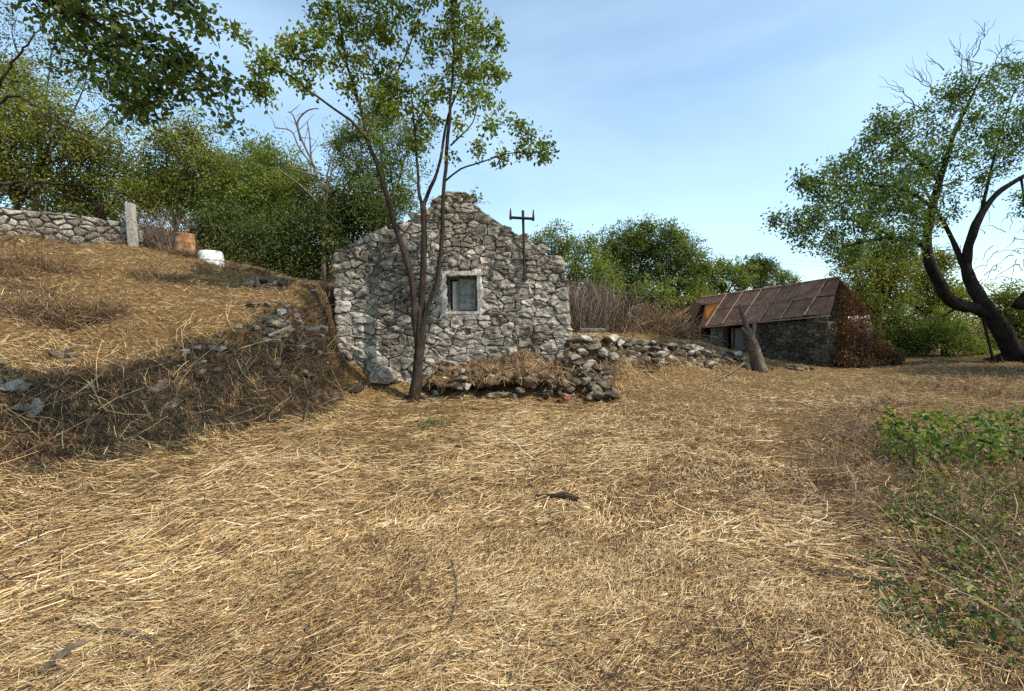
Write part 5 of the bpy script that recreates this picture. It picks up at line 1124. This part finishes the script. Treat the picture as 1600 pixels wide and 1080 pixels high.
def leafy(name, label, cat, spots, n, mat, seed, leaf=.06, hgt=.25, group=None, wid=.65, stems=True):
    r = np.random.default_rng(seed); x0_, y0_ = spots[0][:2]; t = thing(name, (x0_, y0_, float(gz_at(np.array([x0_]), np.array([y0_]))[0])), label, cat, group)
    sx = np.array(spots, float); k = r.integers(0, len(sx), n); x = sx[k, 0] + r.normal(0, 1, n) * sx[k, 2]; y = sx[k, 1] + r.normal(0, 1, n) * sx[k, 2]
    dd = np.hypot(x - sx[k, 0], y - sx[k, 1]) / (sx[k, 2] + 1e-6); z = gz_at(x, y) + hgt * np.clip(1.1 - .35 * dd, .08, 1) * r.uniform(.25, 1.1, n)
    mb = MB(); sz = leaf * r.choice([.45, .7, 1.0, 1.35], n); leaves(mb, np.column_stack([x, y, z]), sz, sz * wid, r, droop=.0, up=.7, six=True, tint=np.clip(r.normal(.42, .26, n), 0, 1)); obj('leaf_mass', mb, mat, t)['kind'] = 'stuff'
    if stems:
        m = max(6, n // 9); kk = r.integers(0, n, m); b = np.column_stack([sx[k[kk], 0] + r.normal(0, .04, m), sx[k[kk], 1] + r.normal(0, .04, m), np.zeros(m)]); b[:, 2] = gz_at(b[:, 0], b[:, 1]) - .02
        e = np.column_stack([x[kk], y[kk], z[kk]]); v = e - b; ms = MB(); ribbons(ms, b, v, np.linalg.norm(v, axis=1), np.full(m, .006), r, np.clip(r.normal(.4, .2, m), 0, 1), seg=3); obj('stems', ms, M['twig'], t)['kind'] = 'stuff'
    return t
def gpix(px, py):
    d = CAMZ * FPX / (py - 508); return ((px - 800) / FPX * d, d)
leafy('bramble_bush', 'bright green bramble patch at the right edge of the meadow', 'bramble', [(*gpix(1450, 705), .22), (*gpix(1500, 690), .25), (*gpix(1550, 700), .28), (*gpix(1590, 690), .3), (*gpix(1525, 725), .2), (*gpix(1620, 700), .3), (*gpix(1570, 740), .2), (*gpix(1420, 720), .12), (*gpix(1400, 690), .1), (*gpix(1470, 740), .18)], 1500, M['leaf_weed'], 81, .075, .46)
leafy('weed_clump', 'small yellowish weed just behind the bright bramble patch', 'weed', [(*gpix(1455, 655), .12)], 70, M['leaf_weed'], 82, .08, .22)
leafy('weed_clump', 'dark grey-green weeds in the lower right corner', 'weed', [(*gpix(1560, 860), .2), (*gpix(1590, 920), .2), (*gpix(1530, 830), .2), (*gpix(1590, 1000), .18), (*gpix(1620, 900), .25), (*gpix(1480, 830), .16)], 1300, M['leaf_grey'], 83, .034, .16)
leafy('weed_clump', 'sparse green weeds below the bright bramble patch', 'weed', [(*gpix(1440, 800), .16), (*gpix(1500, 790), .2), (*gpix(1420, 830), .12), (*gpix(1550, 800), .2), (*gpix(1480, 860), .14)], 1000, M['leaf_mid'], 84, .036, .14)
leafy('weed_clump', 'thin green sprigs near the bottom right of the straw', 'weed', [(*gpix(1420, 960), .12), (*gpix(1470, 1010), .12), (*gpix(1520, 940), .14), (*gpix(1390, 900), .1)], 700, M['leaf_grey'], 85, .03, .09)
leafy('weed_clump', 'yellow-green weeds down the very right edge of the picture', 'weed', [(*gpix(1585, 780), .2), (*gpix(1605, 840), .2), (*gpix(1565, 945), .15), (*gpix(1600, 1055), .14), (*gpix(1505, 905), .14), (*gpix(1455, 765), .14), (*gpix(1540, 770), .2), (*gpix(1600, 660), .35), (*gpix(1540, 650), .25)], 620, M['leaf_weed'], 88, .042, .18)
leafy('weed_clump', 'pale withered leaves among the green weeds at the right', 'weed', [(*gpix(1500, 760), .3), (*gpix(1560, 850), .3), (*gpix(1450, 850), .25), (*gpix(1520, 990), .2)], 500, M['leaf_dead_pale'], 89, .05, .14)
leafy('weed_tuft', 'small green tuft in the straw in front of the slender tree', 'weed', [(*gpix(675, 660), .2)], 240, M['leaf_grey'], 86, .045, .13)
leafy('weed_tuft', 'faint green weeds at the foot of the slender tree', 'weed', [(*gpix(700, 628), .25), (*gpix(600, 640), .2)], 130, M['leaf_mid'], 87, .04, .1)
p = at(738, 312, HY + .2); t = thing('gable_weed', (p.x, p.y, p.z - .08), 'green leafy weed growing out of the gable peak', 'weed'); mb = MB(); rr_ = np.random.default_rng(3)
pts = np.array(p) + rr_.normal(0, 1, (120, 3)) * [.11, .09, .1]; leaves(mb, pts, .09, .055, rr_, six=True); obj('leaf_mass', mb, M['leaf_yellow'], t)['kind'] = 'stuff'
ms = MB()
for k in range(8): ms.tube([np.array(p) + [0, 0, -.12], pts[k]], .005, 3)
obj('stems', ms, M['twig'], t)['kind'] = 'stuff'

gs = [(x_, y_, .38) for x_, y_ in ((3.0, 3.0), (3.5, 3.4), (4.2, 4.0), (3.4, 2.6), (4.6, 4.6), (5.2, 5.2), (4.0, 3.2), (3.0, 2.3), (5.8, 6.2), (2.6, 2.2))]
M['grass'] = mat_leaf('blade_grass', G((0, (0.03, 0.045, 0.015)), (0.5, (0.08, 0.11, 0.035)), (0.8, (0.17, 0.18, 0.07)), (1, (0.36, 0.3, 0.15))), 0.3)
brush('grass', 'rough grey-green grass at the lower right among the weeds', 'grass', gs, 4500, (.06, .26), M['grass'], 92, .9, (.003, .006), sag=.8, tm=.45)
brush('bramble_canes', 'arching brown bramble canes along the right edge', 'bramble', [(*gpix(1500, 715), .3), (*gpix(1560, 730), .35), (*gpix(1590, 800), .3), (*gpix(1590, 900), .25), (*gpix(1600, 1010), .2), (*gpix(1440, 720), .2), (*gpix(1580, 650), .5)], 420, (.35, .9), M['brush'], 93, .7, (.004, .008), sag=.8, tm=.5)
# brown dead creeper over the shed gable end
mb = MB(); r = np.random.default_rng(91); t = thing('dead_creeper', (12.6, 16.7, .1), 'orange-brown dead creeper heaped against the shed gable end', 'creeper'); pp = []
for px, py, rp, Y in ((1322, 470, 18, 17.2), (1330, 495, 26, 17.1), (1345, 520, 28, 17.0), (1330, 540, 30, 16.9), (1360, 540, 24, 16.9), (1380, 552, 18, 16.9), (1318, 520, 20, 16.9), (1400, 560, 12, 16.8), (1345, 560, 20, 16.7), (1322, 562, 16, 16.6)):
    c = np.array(at(px, py, Y)); pp.append(c + unit(r.normal(size=(900, 3))) * (r.random(900) ** .4)[:, None] * rp * Y / FPX)
pp = np.vstack(pp); pp = pp[pp[:, 2] > .05]; leaves(mb, pp, .075, .05, r, tint=np.clip(.45 + .3 * fbm(pp * 1.5, 2, 2) + r.normal(0, .15, len(pp)), 0, 1)); obj('leaf_mass', mb, M['leaf_dead'], t)['kind'] = 'stuff'
ms = MB()
for k in range(160): 
    a = pp[r.integers(len(pp))]; ms.tube([[a[0] + r.normal(0, .1), a[1] + .05, .1], [a[0], a[1], a[2] * .6], a], [.012, .009, .004], 3)
obj('stems', ms, M['twig'], t)['kind'] = 'stuff'

# ---------------------------------------------------------------- small things lying about
def stick(name, pts, rad, mat, label, cat='stick', group=None, wob=.15, sides=7):
    P = []
    for px, py, dz in pts:
        x, y = gpix(px, py); P.append([x, y, hz(x, y) + dz])
    c = curve([[*p, r_] for p, r_ in zip(P, rad)]); mb = MB(); mb.tube(c[:, :3], c[:, 3], sides, wob=wob, tint=.35)
    return tag(obj(name, mb, mat), label, cat, group)
stick('charred_stick', [(838, 790, .05), (860, 793, .055), (885, 796, .06), (906, 797, .055)], (.014, .022, .03, .026), M['char_and_shade'], 'short charred stick lying in the middle of the straw')
stick('fallen_branch', [(75, 990, .03), (130, 1002, .04), (190, 1018, .04), (240, 1032, .03), (280, 1038, .02)], (.004, .008, .01, .01, .007), M['bark_grey'], 'long thin curved twig in the straw at the bottom left')
stick('broken_board', [(40, 1078, .03), (70, 1055, .05), (112, 1032, .05)], (.014, .018, .012), M['bark_grey'], 'thick dark broken branch at the bottom left corner', sides=6)
stick('fallen_branch', [(150, 920, .02), (180, 905, .03), (222, 896, .03)], (.008, .014, .01), M['char_and_shade'], 'dark short stick half buried in the straw at the left')
stick('fallen_branch', [(1420, 700, .22), (1500, 712, .25), (1560, 722, .2), (1610, 742, .15)], (.012, .016, .02, .022), M['bark'], 'dark branch lying across the bright bramble patch')
stick('fallen_branch', [(1437, 760, .02), (1436, 720, .12), (1438, 690, .28)], (.012, .01, .006), M['bark'], 'upright dead stem at the left end of the bright bramble patch')
stick('fallen_branch', [(1240, 900, .03), (1300, 915, .04), (1370, 935, .05), (1440, 945, .05), (1500, 965, .04)], (.005, .007, .008, .007, .004), M['bark_grey'], 'long thin stick crossing the straw toward the weeds at the right')
stick('fallen_branch', [(690, 1020, .03), (712, 960, .04), (705, 900, .04), (690, 870, .03)], (.004, .006, .006, .003), M['bark_grey'], 'thin bent twig standing out in the lower middle of the straw')
stick('fallen_branch', [(1110, 600, .03), (1140, 590, .1), (1165, 582, .25)], (.02, .03, .025), M['bark_grey'], 'grey branch leaning at the foot of the dead stump')
stick('fallen_branch', [(1290, 690, .03), (1340, 680, .08), (1390, 672, .05)], (.006, .009, .005), M['bark'], 'dark twig near the edge of the right weeds')
rs_ = np.random.default_rng(55)
for k in range(30):
    px, py = rs_.uniform(80, 1550), rs_.uniform(730, 1075); a = rs_.normal(0, .9); L = rs_.uniform(25, 75)
    if px < 420 and py < 760: continue
    d = CAMZ * FPX / (py - 508); sc = .0028 * rs_.uniform(.6, 1.3)
    stick('straw_twig', [(px, py, .02), (px + L * .5 * math.cos(a) + rs_.normal(0, 4), py + L * .25 * math.sin(a), .05), (px + L * math.cos(a), py + L * .5 * math.sin(a), .03)], (sc, sc * 1.5, sc * .6), M['twig'] if k % 3 else M['bark_grey'], 'thin dry twig lying loose on the straw', 'twig', 'loose twigs on the straw', sides=5)
# loose boards and bricks round the gable foot
def board(name, px, py, Y, size, rot, mat, label, cat, dz=0.0):
    p = at(px, py, Y); mb = MB(); mb.box((-size[0] / 2, -size[1] / 2, -size[2] / 2), (size[0] / 2, size[1] / 2, size[2] / 2), rot=Euler(rot), c=(p.x, p.y, p.z + dz)); 
    return tag(obj(name, mb, mat), label, cat)
board('loose_board', 682, 630, 9.9, (.34, .07, .03), (0.1, .25, -.6), M['wood_grey'], 'short plank lying at the right foot of the slender tree', 'board', .03)
board('brick', 885, 622, 10.05, (.17, .11, .09), (.3, .3, .5), M['brick'], 'single red brick lying below the rubble heap', 'brick', .03)
board('loose_board', 438, 521, 8.55, (.42, .1, .025), (.2, -.42, .5), M['concrete'], 'whitish board lying on the top edge of the dark bank', 'board', .05)
board('loose_board', 495, 522, 9.6, (.5, .1, .03), (.5, .16, .9), M['bark_grey'], 'grey board jutting from the bank beside the gable', 'board', .06)
board('loose_board', 488, 535, 9.5, (.62, .06, .05), (.3, -.1, .5), M['bark_grey'], 'brown batten lying just below the grey board on the bank', 'board', .06)
board('stone_step', 915, 523, 12.2, (.7, .25, .06), (.05, 0, .1), M['wall_stone'], 'pale stone slab on the terrace right beside the house corner', 'slab', .0)
board('stone_step', 925, 515, 13.0, (.7, .25, .06), (.05, 0, .1), M['wall_stone'], 'pale stone slab a step higher behind the terrace wall', 'slab', .0)
stick('scrap_wood', [(440, 668, .03), (470, 662, .05), (480, 645, .2)], (.015, .018, .01), M['bark_grey'], 'pale broken stick at the foot of the dark bank')
